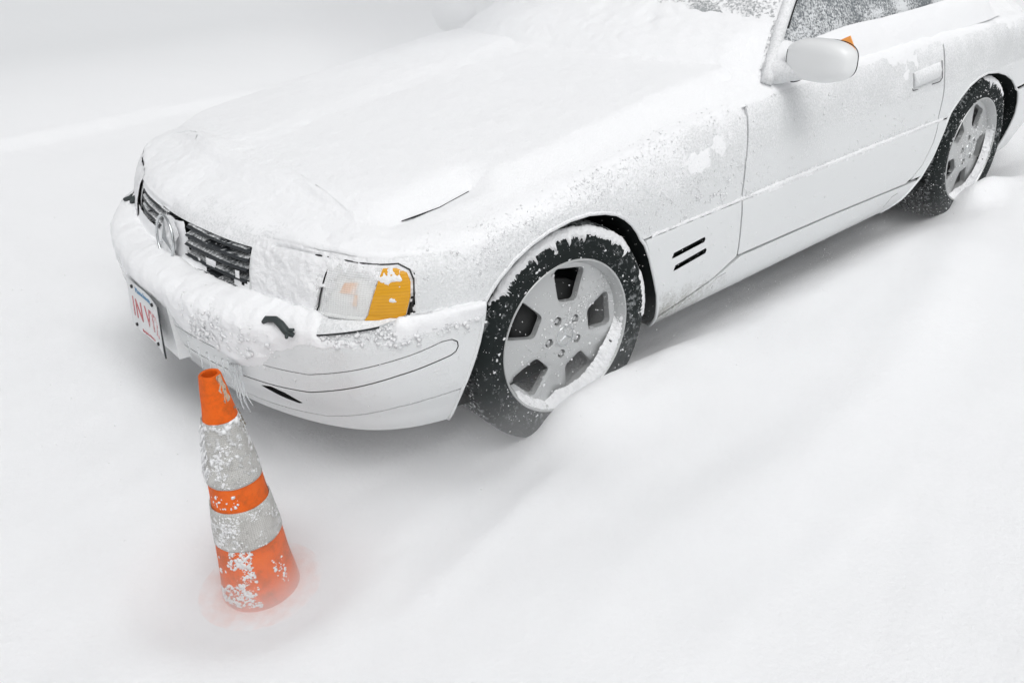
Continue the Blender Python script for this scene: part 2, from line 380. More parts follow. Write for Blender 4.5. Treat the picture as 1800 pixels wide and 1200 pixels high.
def snow_layer(name, sr, qr, thick, parent, side=-1, ds=.012, dq=.008, mat=None, label=None):
    """snow lying on the body: the surface pushed out by a thickness field; where the field is negative there is none"""
    S = np.arange(sr[0], sr[1]+1e-6, ds); Q = np.arange(qr[0], min(qr[1], .8)+1e-6, dq)
    if qr[1] > .8: Q = np.r_[Q, np.arange(max(.8+dq, qr[0]), qr[1]+1e-6, dq*2)]; Q[-1] = qr[1] if qr[1] >= 1.8 else Q[-1]
    SS, QQ = np.meshgrid(S, Q, indexing='ij'); P, Nn = F(SS, QQ, side)
    if qr[1] > 1.:   # snow rounds off the creases of the bodywork beneath
        wq = (sstep(.70, .76, Q)*(Q < 1.78))[None, 1:-1, None]*.5
        for _ in range(60):
            for A_ in (P, Nn): A_[:, 1:-1] += ((A_[:, :-2]+A_[:, 2:])*.5-A_[:, 1:-1])*wq
        Nn /= np.linalg.norm(Nn, axis=-1)[..., None]
    th = thick(SS, QQ, P)
    th = np.clip(th, -.004, None); P2 = P+Nn*th[..., None]
    ok = th > -.002; idx = -np.ones(SS.shape, int); fs = []
    q = ok[:-1, :-1] | ok[1:, :-1] | ok[:-1, 1:] | ok[1:, 1:]
    used = np.zeros(SS.shape, bool); used[:-1, :-1] |= q; used[1:, :-1] |= q; used[:-1, 1:] |= q; used[1:, 1:] |= q
    idx[used] = np.arange(used.sum()); a, b = np.nonzero(q)
    f4 = np.stack([idx[a, b], idx[a+1, b], idx[a+1, b+1], idx[a, b+1]], 1)
    if side == 1: f4 = f4[:, ::-1]
    P3 = P2[used]; 
    if len(f4) == 0: return None
    v0 = P3[f4[len(f4)//2]]; fn = np.cross(v0[1]-v0[0], v0[2]-v0[0])
    if float(fn@Nn[a[len(f4)//2], b[len(f4)//2]]) < 0: f4 = f4[:, ::-1]
    o = mesh_obj(name, P3, f4, mat or mat_carsnow, parent); o['kind'] = 'stuff'
    if label: o['label'] = label
    return o
_ico = None
def clumps(name, centers, radii, parent, mat=None, squash=None, normals=None, label=None):
    """many little irregular lumps of stuck snow joined in one mesh"""
    global _ico
    if _ico is None:
        bm = bmesh.new(); bmesh.ops.create_icosphere(bm, subdivisions=1, radius=1); _ico = (np.array([v.co[:] for v in bm.verts]), [tuple(v.index for v in f.verts) for f in bm.faces]); bm.free()
    bv, bf = _ico; V = []; Fc = []; nb = len(bv); bf = np.array(bf)
    C = np.asarray(centers, float); R_ = np.asarray(radii, float); n = len(C)
    J = 1+.35*RNG.standard_normal((n, nb, 1)).clip(-1.5, 1.5); sc3 = .7+.7*RNG.random((n, 1, 3))
    V = bv[None]*J*sc3*R_[:, None, None]
    if normals is not None:
        NN = np.asarray(normals, float)[:, None, :]; V = V-NN*((V*NN).sum(-1, keepdims=True))*.5
    V = (V+C[:, None, :]).reshape(-1, 3); Fc = (bf[None]+(np.arange(n)*nb)[:, None, None]).reshape(-1, 3)
    o = mesh_obj(name, V, Fc, mat or mat_clump, parent); o['kind'] = 'stuff'
    if label: o['label'] = label
    return o
SX = lambda x: float(s_of_x(x))
# ------------------------------------------------------------------ ground
def ground_h(x, y):
    P = np.stack([x, y, np.zeros_like(x)], -1)
    g = .098+.022*fbm(P, .9, 3, 1)+.006*fbm(P*[1, .45, 1], 5, 3, 2)+.0025*fbm(np.stack([x*2.0+y*1.5, y*14-x*5, 0*x], -1), 1, 3, 4)
    # wind-scoured hollow under and close beside the car
    dx = np.maximum(np.maximum(-.70-x, x-3.45), 0); dy = np.maximum(np.abs(y)-.72, 0); d = np.hypot(dx, dy)
    hol = 1-sstep(-.06, .27, d); g = g-.075*hol
    # lower ground ahead of and beside the front bumper corner
    g = g-.035*np.exp(-(((x+.50)/.35)**2+((y+.95)/.20)**2))
    # drifts piled against the wheels
    def mound(cx, cy, sx, sy, h, a=0):
        u = (x-cx)*math.cos(a)+(y-cy)*math.sin(a); v = -(x-cx)*math.sin(a)+(y-cy)*math.cos(a); return h*np.exp(-((u/sx)**2+(v/sy)**2))
    yy_ = y+.93; g = g+.072*sstep(-.20, -.02, x)*(1-sstep(.15, .85, x))*np.exp(-(yy_/np.where(yy_ < 0, .17, .07))**2)+mound(.45, -1.15, .45, .16, .015, .12)+mound(.95, -1.30, .6, .16, .02, .10)
    g = g-mound(-.30, -.86, .16, .16, .05)
    g = g+.085*sstep(2.36, 2.50, x)*(1-sstep(2.60, 3.05, x))*np.exp(-((y+.935)/.075)**2)+mound(3.0, -1.1, .5, .15, .05)-mound(2.2, -.80, .2, .14, .03)
    # sculpted ridges in the open snow
    g = g+.018*np.exp(-((y+1.42+.12*np.sin(x*1.7+.6)-.10*(x))/.10)**2)*sstep(-.9, .2, x)*(1-sstep(1.6, 3, x))
    g = g+.010*np.exp(-((y+1.15-.25*(x+.5))/.05)**2)*sstep(-.95, -.7, x)*(1-sstep(-.45, -.1, x))
    # hollow round the traffic cone
    r = np.hypot((x+.985), (y+.845)); k_ = np.exp(-(r/.24)**4); g = g*(1-k_)+(.004+.16*r*r)*k_
    g = g+.010*fbm(P, 13, 4, 7)*np.exp(-(((x-.15)/.38)**2+((y+.98)/.16)**2))+.009*fbm(P, 13, 4, 8)*np.exp(-(((x-2.6)/.38)**2+((y+.98)/.16)**2))
    # bank along the far kerb and the falling ground beyond it
    e = y-(3.80+.07*np.sin(x*.8+1)+.05*np.sin(x*2.1))
    g = g+.035*sstep(0, .35, e)-.14*sstep(.5, 7, e)+.05*sstep(6, 14, e)*fbm(P, .18, 3, 5)
    return g
def graded(lo, hi, flo, fhi, fine, grow=1.13, mx=3.):
    a = list(np.arange(flo, fhi+1e-6, fine)); st = fine
    while a[-1] < hi: st = min(st*grow, mx); a.append(a[-1]+st)
    st = fine
    while a[0] > lo: st = min(st*grow, mx); a.insert(0, a[0]-st)
    return np.array(a)
gx = graded(-45, 70, -2.0, 3.3, .022, 1.07); gy = graded(-12, 90, -2.0, .1, .020, 1.06)
gy = np.unique(np.r_[gy[(gy < 3.5) | (gy > 4.3)], np.arange(3.5, 4.3, .035)])
XX, YY = np.meshgrid(gx, gy, indexing='ij'); ZZ = ground_h(XX, YY)
nx, ny = XX.shape; I = np.arange(nx*ny).reshape(nx, ny)
fq = np.stack([I[:-1, :-1], I[1:, :-1], I[1:, 1:], I[:-1, 1:]], -1).reshape(-1, 4)
mat_gsnow = snow_mat('ground_snow', 85, .0019, 6, .005)
# greying with distance is put into the snow colour beyond the bank
_sx = N(mat_gsnow, 'ShaderNodeSeparateXYZ'); mat_gsnow.node_tree.links.new(geo_pos(mat_gsnow), _sx.inputs[0])
_mr = N(mat_gsnow, 'ShaderNodeMapRange', interpolation_type='SMOOTHSTEP'); _mr.inputs[1].default_value = 3.9; _mr.inputs[2].default_value = 10.; mat_gsnow.node_tree.links.new(_sx.outputs[1], _mr.inputs[0])
_mx = N(mat_gsnow, 'ShaderNodeMix', data_type='RGBA'); _mx.inputs[6].default_value = (*SNOWC, 1); _mx.inputs[7].default_value = (.76, .77, .78, 1); mat_gsnow.node_tree.links.new(_mr.outputs[0], _mx.inputs[0])
mat_gsnow.node_tree.links.new(_mx.outputs[2], mat_gsnow.node_tree.nodes['Principled BSDF'].inputs['Base Color'])
tag(mesh_obj('ground', np.stack([XX, YY, ZZ], -1), fq, mat_gsnow), 'deep wind-blown white snow covering the ground', kind='structure')

# ------------------------------------------------------------------ THE CAR
car = tag(empty('parked_car', (0, 0, 0)), 'white two-door convertible parked in deep snow, its bonnet and windscreen buried under snow', 'car')
AFa = [(1.069, .205), (1.099, .32), (1.149, .443), (1.179, .54), (1.229, .588), (1.28, .622), (1.338, .648), (1.40, .665), (1.478, .674), (1.55, .672), (1.61, .660), (1.658, .643), (1.69, .622), (1.718, .598), (1.745, .565), (1.768, .523), (1.79, .475), (1.808, .423), (1.838, .338), (1.858, .245), (1.865, .205)]
ARa = [(3.30, .205), (3.40, .245), (3.496, .318), (3.556, .395), (3.626, .523), (3.68, .57), (3.736, .608), (3.80, .64), (3.876, .66), (3.97, .668), (4.075, .655), (4.17, .63), (4.255, .595), (4.31, .56), (4.345, .528), (4.372, .47), (4.375, .42), (4.35, .36), (4.31, .29), (4.285, .205)]
strip_top = [(0, .408), (.40, .407), (.549, .405), (.699, .403), (.82, .426), (.939, .452), (1.049, .474), (1.075, .472), (1.089, .462)]
strip_bot = [(1.090, .448), (1.083, .436), (1.069, .429), (.929, .402), (.81, .373), (.689, .345), (.589, .343), (.4, .343), (0, .343)]
low = [(0, .24), (.5, .242), (.699, .250), (.80, .27), (.919, .300), (1.0, .311), (1.093, .318)]
intake = [(.520, .326), (.56, .334), (.600, .322), (.640, .292), (.625, .286), (.57, .302)]
bumper = panel('front_bumper', [(-.01, .24)]+low[1:]+[(1.099, .325), (1.149, .443), (1.179, .538), (1.0, .541), (.95, .552), (.74, .552), (.50, .554), (-.01, .556)], mat_paint, car, holes=[strip_top[1:]+strip_bot[:-1]+[(.03, .343), (.03, .408)], intake], sides=(-1, 1), gap=.0012)
st = panel('bumper_strip', [(.032, .408)]+strip_top[1:]+strip_bot[:-1]+[(.032, .343)], mat_paint, car, sides=(-1, 1), gap=.0018, flange=.02)
st['label'] = 'white impact strip let into the front bumper'
panel('bumper_skirt', [(-.01, .205), (-.01, .239)]+[(a, b-.001) for a, b in low[1:]]+[(1.069, .205)], mat_paint, car, sides=(-1, 1), gap=.0012)
for sd_ in (-1, 1): panel('intake_duct', [(.50, .272), (.66, .272), (.66, .345), (.50, .345)], mat_under, car, sides=(sd_,), off=-.022, noflange=True)
# dark shell behind every joint, with the wheel openings left free
shell = panel('inner_shell', [(0, .21)]+[(1.06, .21)]+[(a, b+(.012 if .3 < b else 0)) for a, b in AFa]+[(3.2, .21), (3.29, .21)]+[(a, b+(.012 if .3 < b else 0)) for a, b in ARa]+[(4.9, .21), (SMAX-.02, .21), (SMAX-.02, .85), (3.95, .85), (3.6, .85), (2.33, .85), (0, .85)], mat_under, car, sides=(-1, 1), gap=0, off=-.045, noflange=True)
hood_poly = [(-.01, .66), (.432, .66), (.432, .556), (.482, .556), (.492, .66), (.51, .678), (.56, .687), (.76, .689), (.92, .686), (.972, .70), (1.0, .76), (1.02, .82), (1.059, .867), (1.309, .936), (1.6, .945), (2.0, .935), (2.285, .925), (2.24, 1.3), (2.2, 1.81), (-.01, 1.81)]
panel('hood', hood_poly, mat_paint, car, sides=(-1, 1), gap=.002)
for sd_ in (-1, 1):
    panel('front_fender', [(.995, .56), (1.0, .546), (1.179, .543)]+AFa[4:15]+[(1.765, .537), (2.236, .5385), (2.252, .65), (2.289, .75), (2.305, .80), (2.300, .915), (2.0, .922), (1.6, .931), (1.309, .922), (1.07, .862), (1.035, .82), (1.014, .76), (.998, .70), (1.008, .66), (1.009, .63), (.999, .60)], mat_paint, car, sides=(sd_,))
    vh = lambda a, b, c, d, t: [(a, b-t), (a+.006, b+t*.6), (c-.004, d+t), (c, d+t*.3), (c-.004, d-t*.7), (a+.01, b-t)]
    sc_ = panel('side_cladding', [(1.770, .5345), (2.234, .5350), (2.234, .347), (2.12, .303), (2.0, .278), (1.860, .252), (1.842, .338), (1.812, .423), (1.794, .475)], mat_sill, car, holes=[vh(1.895, .4525, 2.05, .459, .008), vh(1.905, .409, 2.06, .419, .008)], sides=(sd_,))
    for (a, b, c, d) in ((1.895, .4525, 2.05, .459), (1.905, .409, 2.06, .419)):
        panel('vent_louvre', [(a-.004, b-.014), (c+.004, d-.014), (c+.004, d+.014), (a-.004, b+.014)], mat_under, sc_, sides=(sd_,), off=-.012, noflange=True)
    rk = panel('rocker_panel', [(1.862, .245), (2.0, .271), (2.12, .296), (2.26, .340), (2.8, .332), (3.37, .314), (3.485, .311), (3.40, .245), (3.30, .205), (1.868, .205)], mat_sill, car, sides=(sd_,), gap=.0014)
    seam('jack_cover', [(2.128, .262), (2.140, .297), (2.19, .300)], rk, sd_, .0009)
    seam('jack_cover', [(3.25, .25), (3.285, .285), (3.33, .29)], rk, sd_, .0009)
    dr = panel('door', [(2.241, .5385), (2.257, .65), (2.294, .75), (2.312, .80), (2.312, .88), (3.60, .88), (3.585, .72), (3.573, .63), (3.553, .5385)], mat_paint, car, sides=(sd_,), gap=.0018)
    dc = panel('door_cladding', [(2.239, .5350), (3.551, .5350), (3.535, .46), (3.475, .375), (3.41, .335), (3.37, .320), (2.8, .338), (2.239, .349)], mat_sill, dr, sides=(sd_,), gap=.0012)
    panel('rear_cladding', [(3.557, .5350), (3.630, .5350), (3.553, .392), (3.50, .324), (3.41, .325), (3.48, .372), (3.541, .458)], mat_paint, car, sides=(sd_,), gap=.0012)
    panel('rear_quarter', [(3.558, .5385), (3.635, .5385)]+ARa[5:14]+[(4.335, .545), (5.0, .545), (SMAX-.001, .545), (SMAX-.001, 1.78), (4.05, 1.78), (4.0, .88), (3.606, .88), (3.591, .72), (3.579, .63)], mat_paint, car, sides=(sd_,))
    panel('rear_bumper', [(4.378, .47), (4.352, .534), (5.0, .536), (SMAX-.001, .536), (SMAX-.001, .205), (4.29, .205), (4.315, .29), (4.356, .36), (4.381, .42)], mat_paint, car, sides=(sd_,))
    # rolled wheel-arch lips
    for arc in (AFa, ARa):
        arr = np.array(clean_poly_open(arc, .02)); P3, N3 = F(arr[:, 0], arr[:, 1], sd_, -.001)
        tube('arch_lip', P3, .0055, mat_paint, car, 8)
        # dark inner wheelhouse: arch line carried inwards
        cx = .03 if arc is AFa else 2.50
        V = []; Fc = []; m = len(arr)
        for k, dy in enumerate((0, .012, .06, .40)):
            sc__ = [1, 1.0, 1.0, 1.0][k]
            for q in P3: V.append((cx+(q[0]-cx)*sc__, q[1]-sd_*dy-sd_*.004, max(.13, .33+(q[2]-.33)*(sc__ if q[2] > .33 else 1)) if k else q[2]))
        for k in range(3):
            for i in range(m-1): Fc.append((k*m+i, k*m+i+1, (k+1)*m+i+1, (k+1)*m+i))
        o = len(V); V.append((cx, sd_*.47, .33)); 
        for i in range(m-1): Fc.append((3*m+i, 3*m+i+1, o))
        mesh_obj('wheelhouse', V, Fc, mat_under, car, False)
# underbody tray
us = np.linspace(0, SMAX, 120); Pn, _ = F(us, np.full(120, .207), -1, -.004); Pp, _ = F(us, np.full(120, .207), 1, -.004)
V = [p_ for p_ in Pn]+[p_ for p_ in Pp]
m_tray = mesh_obj('floor_pan', [(a[0], a[1], .235) for a in V], [(i, i+1, 121+i, 120+i) for i in range(119)], mat_under, car, False)
# ---- sharp crease between cladding and upper body is a real shadow step; thin seam where clean
# ---- grille
gr = panel('grille', [(0, .545), (.425, .545), (.432, .56), (.432, .655), (.42, .664), (0, .664)], mat_under, car, sides=(-1, 1), off=-.045, noflange=True)
gq_levels = [.6460, .6245, .6030, .5815, .5600]
for sd_ in (-1, 1):
    for k, qz in enumerate(gq_levels):
        S = np.linspace(.075 if k < 4 else .12, .428-.004*k, 26); Pf, Nf = F(S, np.full(26, qz), sd_)
        V = []; Fc = []
        prof = [(-.003, -.0050), (.001, .0005), (-.006, .0050), (-.040, .0100), (-.040, .004), (-.012, -.003)]
        for (p_, n_) in zip(Pf, Nf):
            n2 = np.array([n_[0], n_[1], 0]); n2 /= np.linalg.norm(n2)
            for (d, h) in prof: V.append(p_+n2*d+np.array([0, 0, h]))
        m = len(prof)
        for i in range(25):
            for j in range(m): Fc.append((i*m+j, i*m+(j+1) % m, (i+1)*m+(j+1) % m, (i+1)*m+j))
        Fc += [tuple(range(m))[::-1], tuple(25*m+j for j in range(m))]
        sl = sharp(mesh_obj('grille_slat', V, Fc, mat_slat, gr), 30)
        # snow blown onto each slat
        S2 = np.linspace(.08, .425, 140); W = np.linspace(0, 1, 7); SS, WW = np.meshgrid(S2, W, indexing='ij')
        P0_, N0_ = F(SS, np.full(SS.shape, qz), sd_); n2 = N0_.copy(); n2[..., 2] = 0; n2 /= np.linalg.norm(n2, axis=-1)[..., None]
        dens = fbm(np.stack([SS*14, np.full_like(SS, k*7.), WW*0], -1), 1, 4, 3+k+sd_)*1.1+[-.20, .08, .05, .0, -.18][k]+.45*(1-sstep(.12, .20, SS))
        if sd_ == 1: dens = dens+.05
        fine = fbm(np.stack([SS*95, WW*4, np.full_like(SS, k)], -1), 1, 3, 9)
        bul = .0055*np.sin(WW*math.pi)**.6
        P3 = P0_+n2*(-.004-.034*WW)[..., None]; P3[..., 2] += .0054+.006*WW+(dens*.003+fine*.0012)*(1-.2*WW)+bul*.45*np.clip(dens*3+.6, 0, 1)
        P3 = P3+n2*(.0022*fine*(1-WW))[..., None]
        ii = np.arange(SS.size).reshape(SS.shape); okk = (dens[:-1, :-1]+fine[:-1, :-1]*.25 > -.42)
        f4 = np.stack([ii[:-1, :-1], ii[1:, :-1], ii[1:, 1:], ii[:-1, 1:]], -1)[okk]
        mesh_obj('slat_snow', P3, f4, mat_slatsnow, gr)['kind'] = 'stuff'
# grille frame bar along the top and at the centre, and the star badge
seam('grille_frame', [(0.0, .664), (.25, .664), (.425, .663)], gr, -1, .003, mat_slat, -.004); seam('grille_frame', [(0.0, .664), (.25, .664), (.425, .663)], gr, 1, .003, mat_slat, -.004)
bc = np.array([-.757, 0, .603]); brad = .064
bax = Vector((-1, 0, .18)).normalized(); bup = Vector((.18, 0, 1)).normalized(); bri = Vector((0, -1, 0))
def bpt(u, v, d): return tuple(Vector(bc)+bri*u+bup*v+bax*d)
ring = tube('star_badge', [bpt(brad*math.sin(a), brad*math.cos(a), 0) for a in np.linspace(0, 2*math.pi, 49)], .0042, mat_chrome, car, 8)
ring['label'] = 'chrome ring with three-pointed star in the middle of the grille, clogged with snow'
V = [bpt(0, 0, .009), bpt(0, 0, -.004)]; Fc = []
ang = [0, 2*math.pi/3, 4*math.pi/3]
for k in range(3):
    a = ang[k]; b = a+math.pi/3; V.append(bpt(.061*math.sin(a), .061*math.cos(a), .0)); V.append(bpt(.0105*math.sin(b), .0105*math.cos(b), .0))
for k in range(6):
    i, j = 2+k, 2+(k+1) % 6; Fc += [(0, i, j), (1, j, i)]
mesh_obj('star', V, Fc, mat_chrome, ring, False)
V = []; Fc = []
for i, r in enumerate(np.linspace(0, .0635, 9)):
    for k in range(40):
        a = 2*math.pi*k/40; u, v = r*math.sin(a), r*math.cos(a)
        d = -.006-.008*float(sstep(.0, .06, r))+.006*float(vnoise(np.array([u*70, v*70, 3.])))+(.006 if v < .01 else 0)-.004*max(0, v/.06)
        V.append(bpt(u, v, d))
for i in range(8):
    for k in range(40): Fc.append((i*40+k, i*40+(k+1) % 40, (i+1)*40+(k+1) % 40, (i+1)*40+k))
mesh_obj('badge_snow', V, Fc, mat_clump, ring)['kind'] = 'stuff'
# ---- headlights
mat_lens = M('lens_glass', (.90, .91, .91), .15); mat_lens.node_tree.nodes['Principled BSDF'].inputs['Alpha'].default_value = .46
_w = N(mat_lens, 'ShaderNodeTexWave', wave_type='BANDS', bands_direction='Z'); _w.inputs['Scale'].default_value = 62; _w.inputs['Distortion'].default_value = 0
_w2 = N(mat_lens, 'ShaderNodeTexWave', wave_type='BANDS', bands_direction='Y'); _w2.inputs['Scale'].default_value = 50
mat_lens.node_tree.links.new(geo_pos(mat_lens), _w.inputs['Vector']); mat_lens.node_tree.links.new(geo_pos(mat_lens), _w2.inputs['Vector'])
bump(mat_lens, math_node(mat_lens, 'MULTIPLY', math_node(mat_lens, 'ADD', _w.outputs[0], _w2.outputs[0]), .0009), 1, 1)
mat_amber = M('amber_lens', (.86, .42, .015), .25, trans=.25, ior=1.35, coat=.4)
_w = N(mat_amber, 'ShaderNodeTexWave', wave_type='BANDS', bands_direction='Z'); _w.inputs['Scale'].default_value = 40
mat_amber.node_tree.links.new(geo_pos(mat_amber), _w.inputs['Vector']); bump(mat_amber, math_node(mat_amber, 'MULTIPLY', _w.outputs[0], .0005), 1, 1)
mat_refl = M('reflector', (.86, .87, .86), .45, metal=.0)
mat_bulb_refl = M('amber_bulb_reflection', (.90, .40, .06), .4); dusted(mat_bulb_refl, (.88, .38, .05), .40, .80, 60, amp=.0, up=0)
for sd_ in (-1, 1):
    hl = panel('headlight', [(.50, .558), (.71, .550), (.90, .548), (.985, .560), (1.004, .60), (1.010, .635), (1.004, .668), (.975, .685), (.92, .681), (.76, .684), (.56, .682), (.515, .672), (.50, .64)], mat_black, car, sides=(sd_,), off=-.010, gap=.001)
    hl['label'] = 'headlight unit half buried under stuck snow, amber turn signal showing at its outer corner' if sd_ < 0 else 'headlight unit on the far side, buried under snow'
    panel('reflector', [(.505, .562), (.71, .556), (.90, .554), (.975, .566), (.993, .60), (.996, .66), (.96, .674), (.76, .677), (.56, .675), (.515, .668)], mat_refl, hl, sides=(sd_,), off=-.0060, noflange=True)
    panel('headlamp_lens', [(.507, .563), (.700, .555), (.745, .672), (.56, .675), (.515, .668)], mat_lens, hl, sides=(sd_,), off=.003, gap=.003)
    panel('signal_lens', [(.710, .555), (.858, .552), (.925, .668), (.76, .674), (.752, .672)], mat_lens, hl, sides=(sd_,), off=.003, gap=.001)
    panel('amber_lens', [(.859, .552), (.90, .552), (.972, .568), (.990, .602), (.996, .632), (.991, .655), (.965, .668), (.926, .668)], mat_amber, hl, sides=(sd_,), off=.003, gap=.0008)
    # orange lamp reflections painted as flat patches behind the clear lens
    panel('bulb_reflection', [(.782, .606), (.835, .608), (.848, .632), (.800, .628)], mat_bulb_refl, hl, sides=(sd_,), off=-.0030, noflange=True, gap=0)
    panel('bulb_reflection', [(.822, .584), (.838, .586), (.844, .6065), (.834, .6060)], mat_bulb_refl, hl, sides=(sd_,), off=-.0024, noflange=True, gap=0)
    panel('bulb_reflection', [(.80, .648), (.83, .650), (.832, .658), (.805, .656)], mat_bulb_refl, hl, sides=(sd_,), off=-.0027, noflange=True, gap=0)
    seam('lens_divider', [(.704, .556), (.750, .672)], hl, sd_, .0022, mat_black, .003)
    seam('lens_seal', [(.858, .549), (.905, .549), (.978, .563), (.998, .60), (1.004, .635), (.999, .66), (.972, .677), (.92, .676), (.76, .680), (.56, .678)], hl, sd_, .0020, mat_black, .0025)
    panel('headlamp_trim', [(.742, .520), (.90, .535), (.965, .548), (.955, .560), (.90, .545), (.735, .543)], mat_paint, car, sides=(sd_,), off=.010, gap=.0, flange=.012)
    seam('trim_shadow_gap', [(.742, .519), (.82, .526), (.90, .534)], car, sd_, .0022, mat_gap, .006)
# ---- headlamp wiper arms on the bumper ledge
for sd_ in (-1, 1):
    base = [F(np.array([a]), np.array([b]), sd_, h)[0][0] for a, b, h in ((.600, .590, .012), (.612, .580, .016), (.630, .566, .020), (.645, .556, .022), (.660, .548, .022), (.672, .540, .020))] if sd_ > 0 else [F(np.array([a]), np.array([b]), sd_, h)[0][0] for a, b, h in ((.588, .524, .014), (.600, .527, .022), (.630, .528, .027), (.648, .525, .025), (.670, .518, .024), (.686, .514, .018))]
    V, Fc = tube_vf(base, [.006, .0085, .009, .010, .010, .006], 8)
    o2 = len(V); tip = Vector(base[-2]); V2, F2 = tube_vf([tip+Vector((0, 0, .004)), tip+Vector((.012, -sd_*-.016, .007))], [.006, .004], 6, o2); V += V2; Fc += F2
    o3 = len(V); V3, F3 = tube_vf([tip+Vector((0, 0, -.002)), tip+Vector((-.012, sd_*.020, -.004))], [.006, .004], 6, o3); V += V3; Fc += F3
    mesh_obj('headlamp_wiper', V, Fc, M('wiper_plastic', (.035, .045, .045), .6), car)
# ---- licence plate: embossed sheet with printed characters (no maker names)
pc = Vector((-.866, .004, .394)); pw, ph = .1525, .0765
def ppt(u, v, d=0): # u to the viewer's right (car -y), v up
    cur = .006*math.sin((u/pw)*2.6+.5)*(1-.2*v/ph)
    return (pc.x-d+cur+.10*v-.07*u, -u, pc.z+v)
nu, nv = 40, 20; V = []; Fc = []
for i in range(nu+1):
    for j in range(nv+1):
        u = -pw+2*pw*i/nu; v = -ph+2*ph*j/nv; e = min(pw-abs(u), ph-abs(v)); V.append(ppt(u, v, .0015 if .002 < e < .006 else 0))
for i in range(nu):
    for j in range(nv): a = i*(nv+1)+j; Fc.append((a, a+nv+1, a+nv+2, a+1))
n0 = len(V); V += [(x+.0012, y, z) for x, y, z in V]; Fc += [tuple(n0+k for k in f)[::-1] for f in Fc[:nu*nv]]
mat_plate = M('plate_white', (.72, .73, .73), .45)
dusted(mat_plate, (.70, .71, .72), .60, .72, 110, amp=.001, up=0)
plate = mesh_obj('license_plate', V, Fc, mat_plate, car); plate['label'] = 'white plate with red characters and a blue heading, edge on to the viewer and half lost in snow'
def plate_text(txt, u0, v0, size, mat, name, sx=1.):
    c = bpy.data.curves.new(name, 'FONT'); c.body = txt; c.size = size; c.align_x = 'CENTER'; c.align_y = 'CENTER'; c.extrude = .0006
    o = bpy.data.objects.new('t', c); sc.collection.objects.link(o); dg = bpy.context.evaluated_depsgraph_get(); me = bpy.data.meshes.new_from_object(o.evaluated_get(dg)); bpy.data.objects.remove(o)
    bm = bmesh.new(); bm.from_mesh(me); bmesh.ops.subdivide_edges(bm, edges=[e for e in bm.edges if e.calc_length() > .012], cuts=2)
    for v in bm.verts: v.co = Vector(ppt(u0+v.co.x*sx, v0+v.co.y, .0008+v.co.z))
    return bm_obj(name, bm, mat, plate, False)
mat_red = M('plate_red', (.50, .11, .12), .5); dusted(mat_red, (.50, .13, .14), .50, .82, 120, amp=.0005, up=0); mat_blue = M('plate_blue', (.13, .27, .42), .5)
plate_text('1N VT2', .0, -.008, .088, mat_red, 'plate_number', .82)
plate_text('Massachusetts', 0, .058, .022, mat_blue, 'plate_heading', 1.0)
plate_text('The Spirit of America', 0, -.066, .011, mat_red, 'plate_motto', 1.0)
for u in (-.089, .089):
    for v in (.0605, -.0605):
        x, y, z = ppt(u, v, .001); V, Fc = tube_vf([(x-.004, y, z), (x+.004, y, z)], .0055, 10); mesh_obj('bolt', V, Fc, mat_black, plate)
V, Fc = tube_vf([ppt(pw+.001, ph*1.0, -.002), ppt(pw+.002, 0, -.002), ppt(pw+.001, -ph*1.05, -.004)], .0022, 6)
mesh_obj('plate_frame', V, Fc, mat_slat, plate)
pb = sharp(mesh_obj('plate_bracket', [(-.846, a*.16, b) for b in (.30, .47) for a in (-1, 1)]+[(-.815, a*.165, b) for b in (.30, .47) for a in (-1, 1)], [(0, 1, 3, 2), (4, 6, 7, 5), (0, 2, 6, 4), (1, 5, 7, 3), (2, 3, 7, 6), (0, 4, 5, 1)], mat_paint, car, False))
# ---- glass, pillars, roof
def grid_surf(fn, nu, nv):
    V = [fn(i/nu, j/nv) for i in range(nu+1) for j in range(nv+1)]; return V, [(i*(nv+1)+j, (i+1)*(nv+1)+j, (i+1)*(nv+1)+j+1, i*(nv+1)+j+1) for i in range(nu) for j in range(nv)]
def wsf(u, v):  # u -1..1 across, v 0..1 up
    y0, y1 = .80, .60; y = u*(y0*(1-v)+y1*v); x = (.965-.24*(1-u*u))*(1-v)+(1.52-.09*(1-u*u))*v-.03*math.sin(v*math.pi); z = (.855+.035*(1-u*u))*(1-v)+(1.25+.03*(1-u*u))*v+.035*math.sin(v*math.pi); return (x, y, z)
V, Fc = grid_surf(lambda a, b: wsf(a*2-1, b), 60, 30); mesh_obj('windshield', V, Fc, mat_windsh, car)
for sd_ in (-1, 1):
    P = [Vector(wsf(sd_*1.0, v))+Vector((.006, sd_*.004, 0)) for v in np.linspace(0, 1, 14)]
    tube('windshield_pillar', P, .021, mat_paint, car, 10)
    P = [Vector(wsf(sd_*1.0, v))+Vector((.027, sd_*.015, .002)) for v in np.linspace(.30, 1, 12)]
    tube('pillar_seal', P, .007, mat_gap, car, 8)
    def sg(u, v):
        x = (1.01+1.58*u)*(1-v)+(1.55+.64*u)*v; y = .762-.155*v-.02*v*v+.012*math.sin(math.pi*u); z = (.885+.02*u)*(1-v)+1.245*v; return (x, sd_*y, z)
    V, Fc = grid_surf(sg, 24, 10); mesh_obj('side_window', V, Fc, mat_frost, car)
    sq_ = [F(np.array([s]), np.array([.88]), sd_, 0)[0][0] for s in np.linspace(2.31, 3.7, 20)]
    tube('belt_moulding', [Vector(q)+Vector((0, -sd_*.005, .002)) for q in sq_], .009, mat_paint, car, 8)
def rf(u, v): # roof, v 0 front .. 1 rear
    x = 1.50+.70*v-.08*(1-u*u)*(1-v); y = u*.60; z = 1.255+.045*(1-u*u)+.03*math.sin(v*math.pi); return (x, y, z)
V, Fc = grid_surf(lambda a, b: rf(a*2-1, b), 24, 14); mesh_obj('roof', V, Fc, mat_carsnow, car)
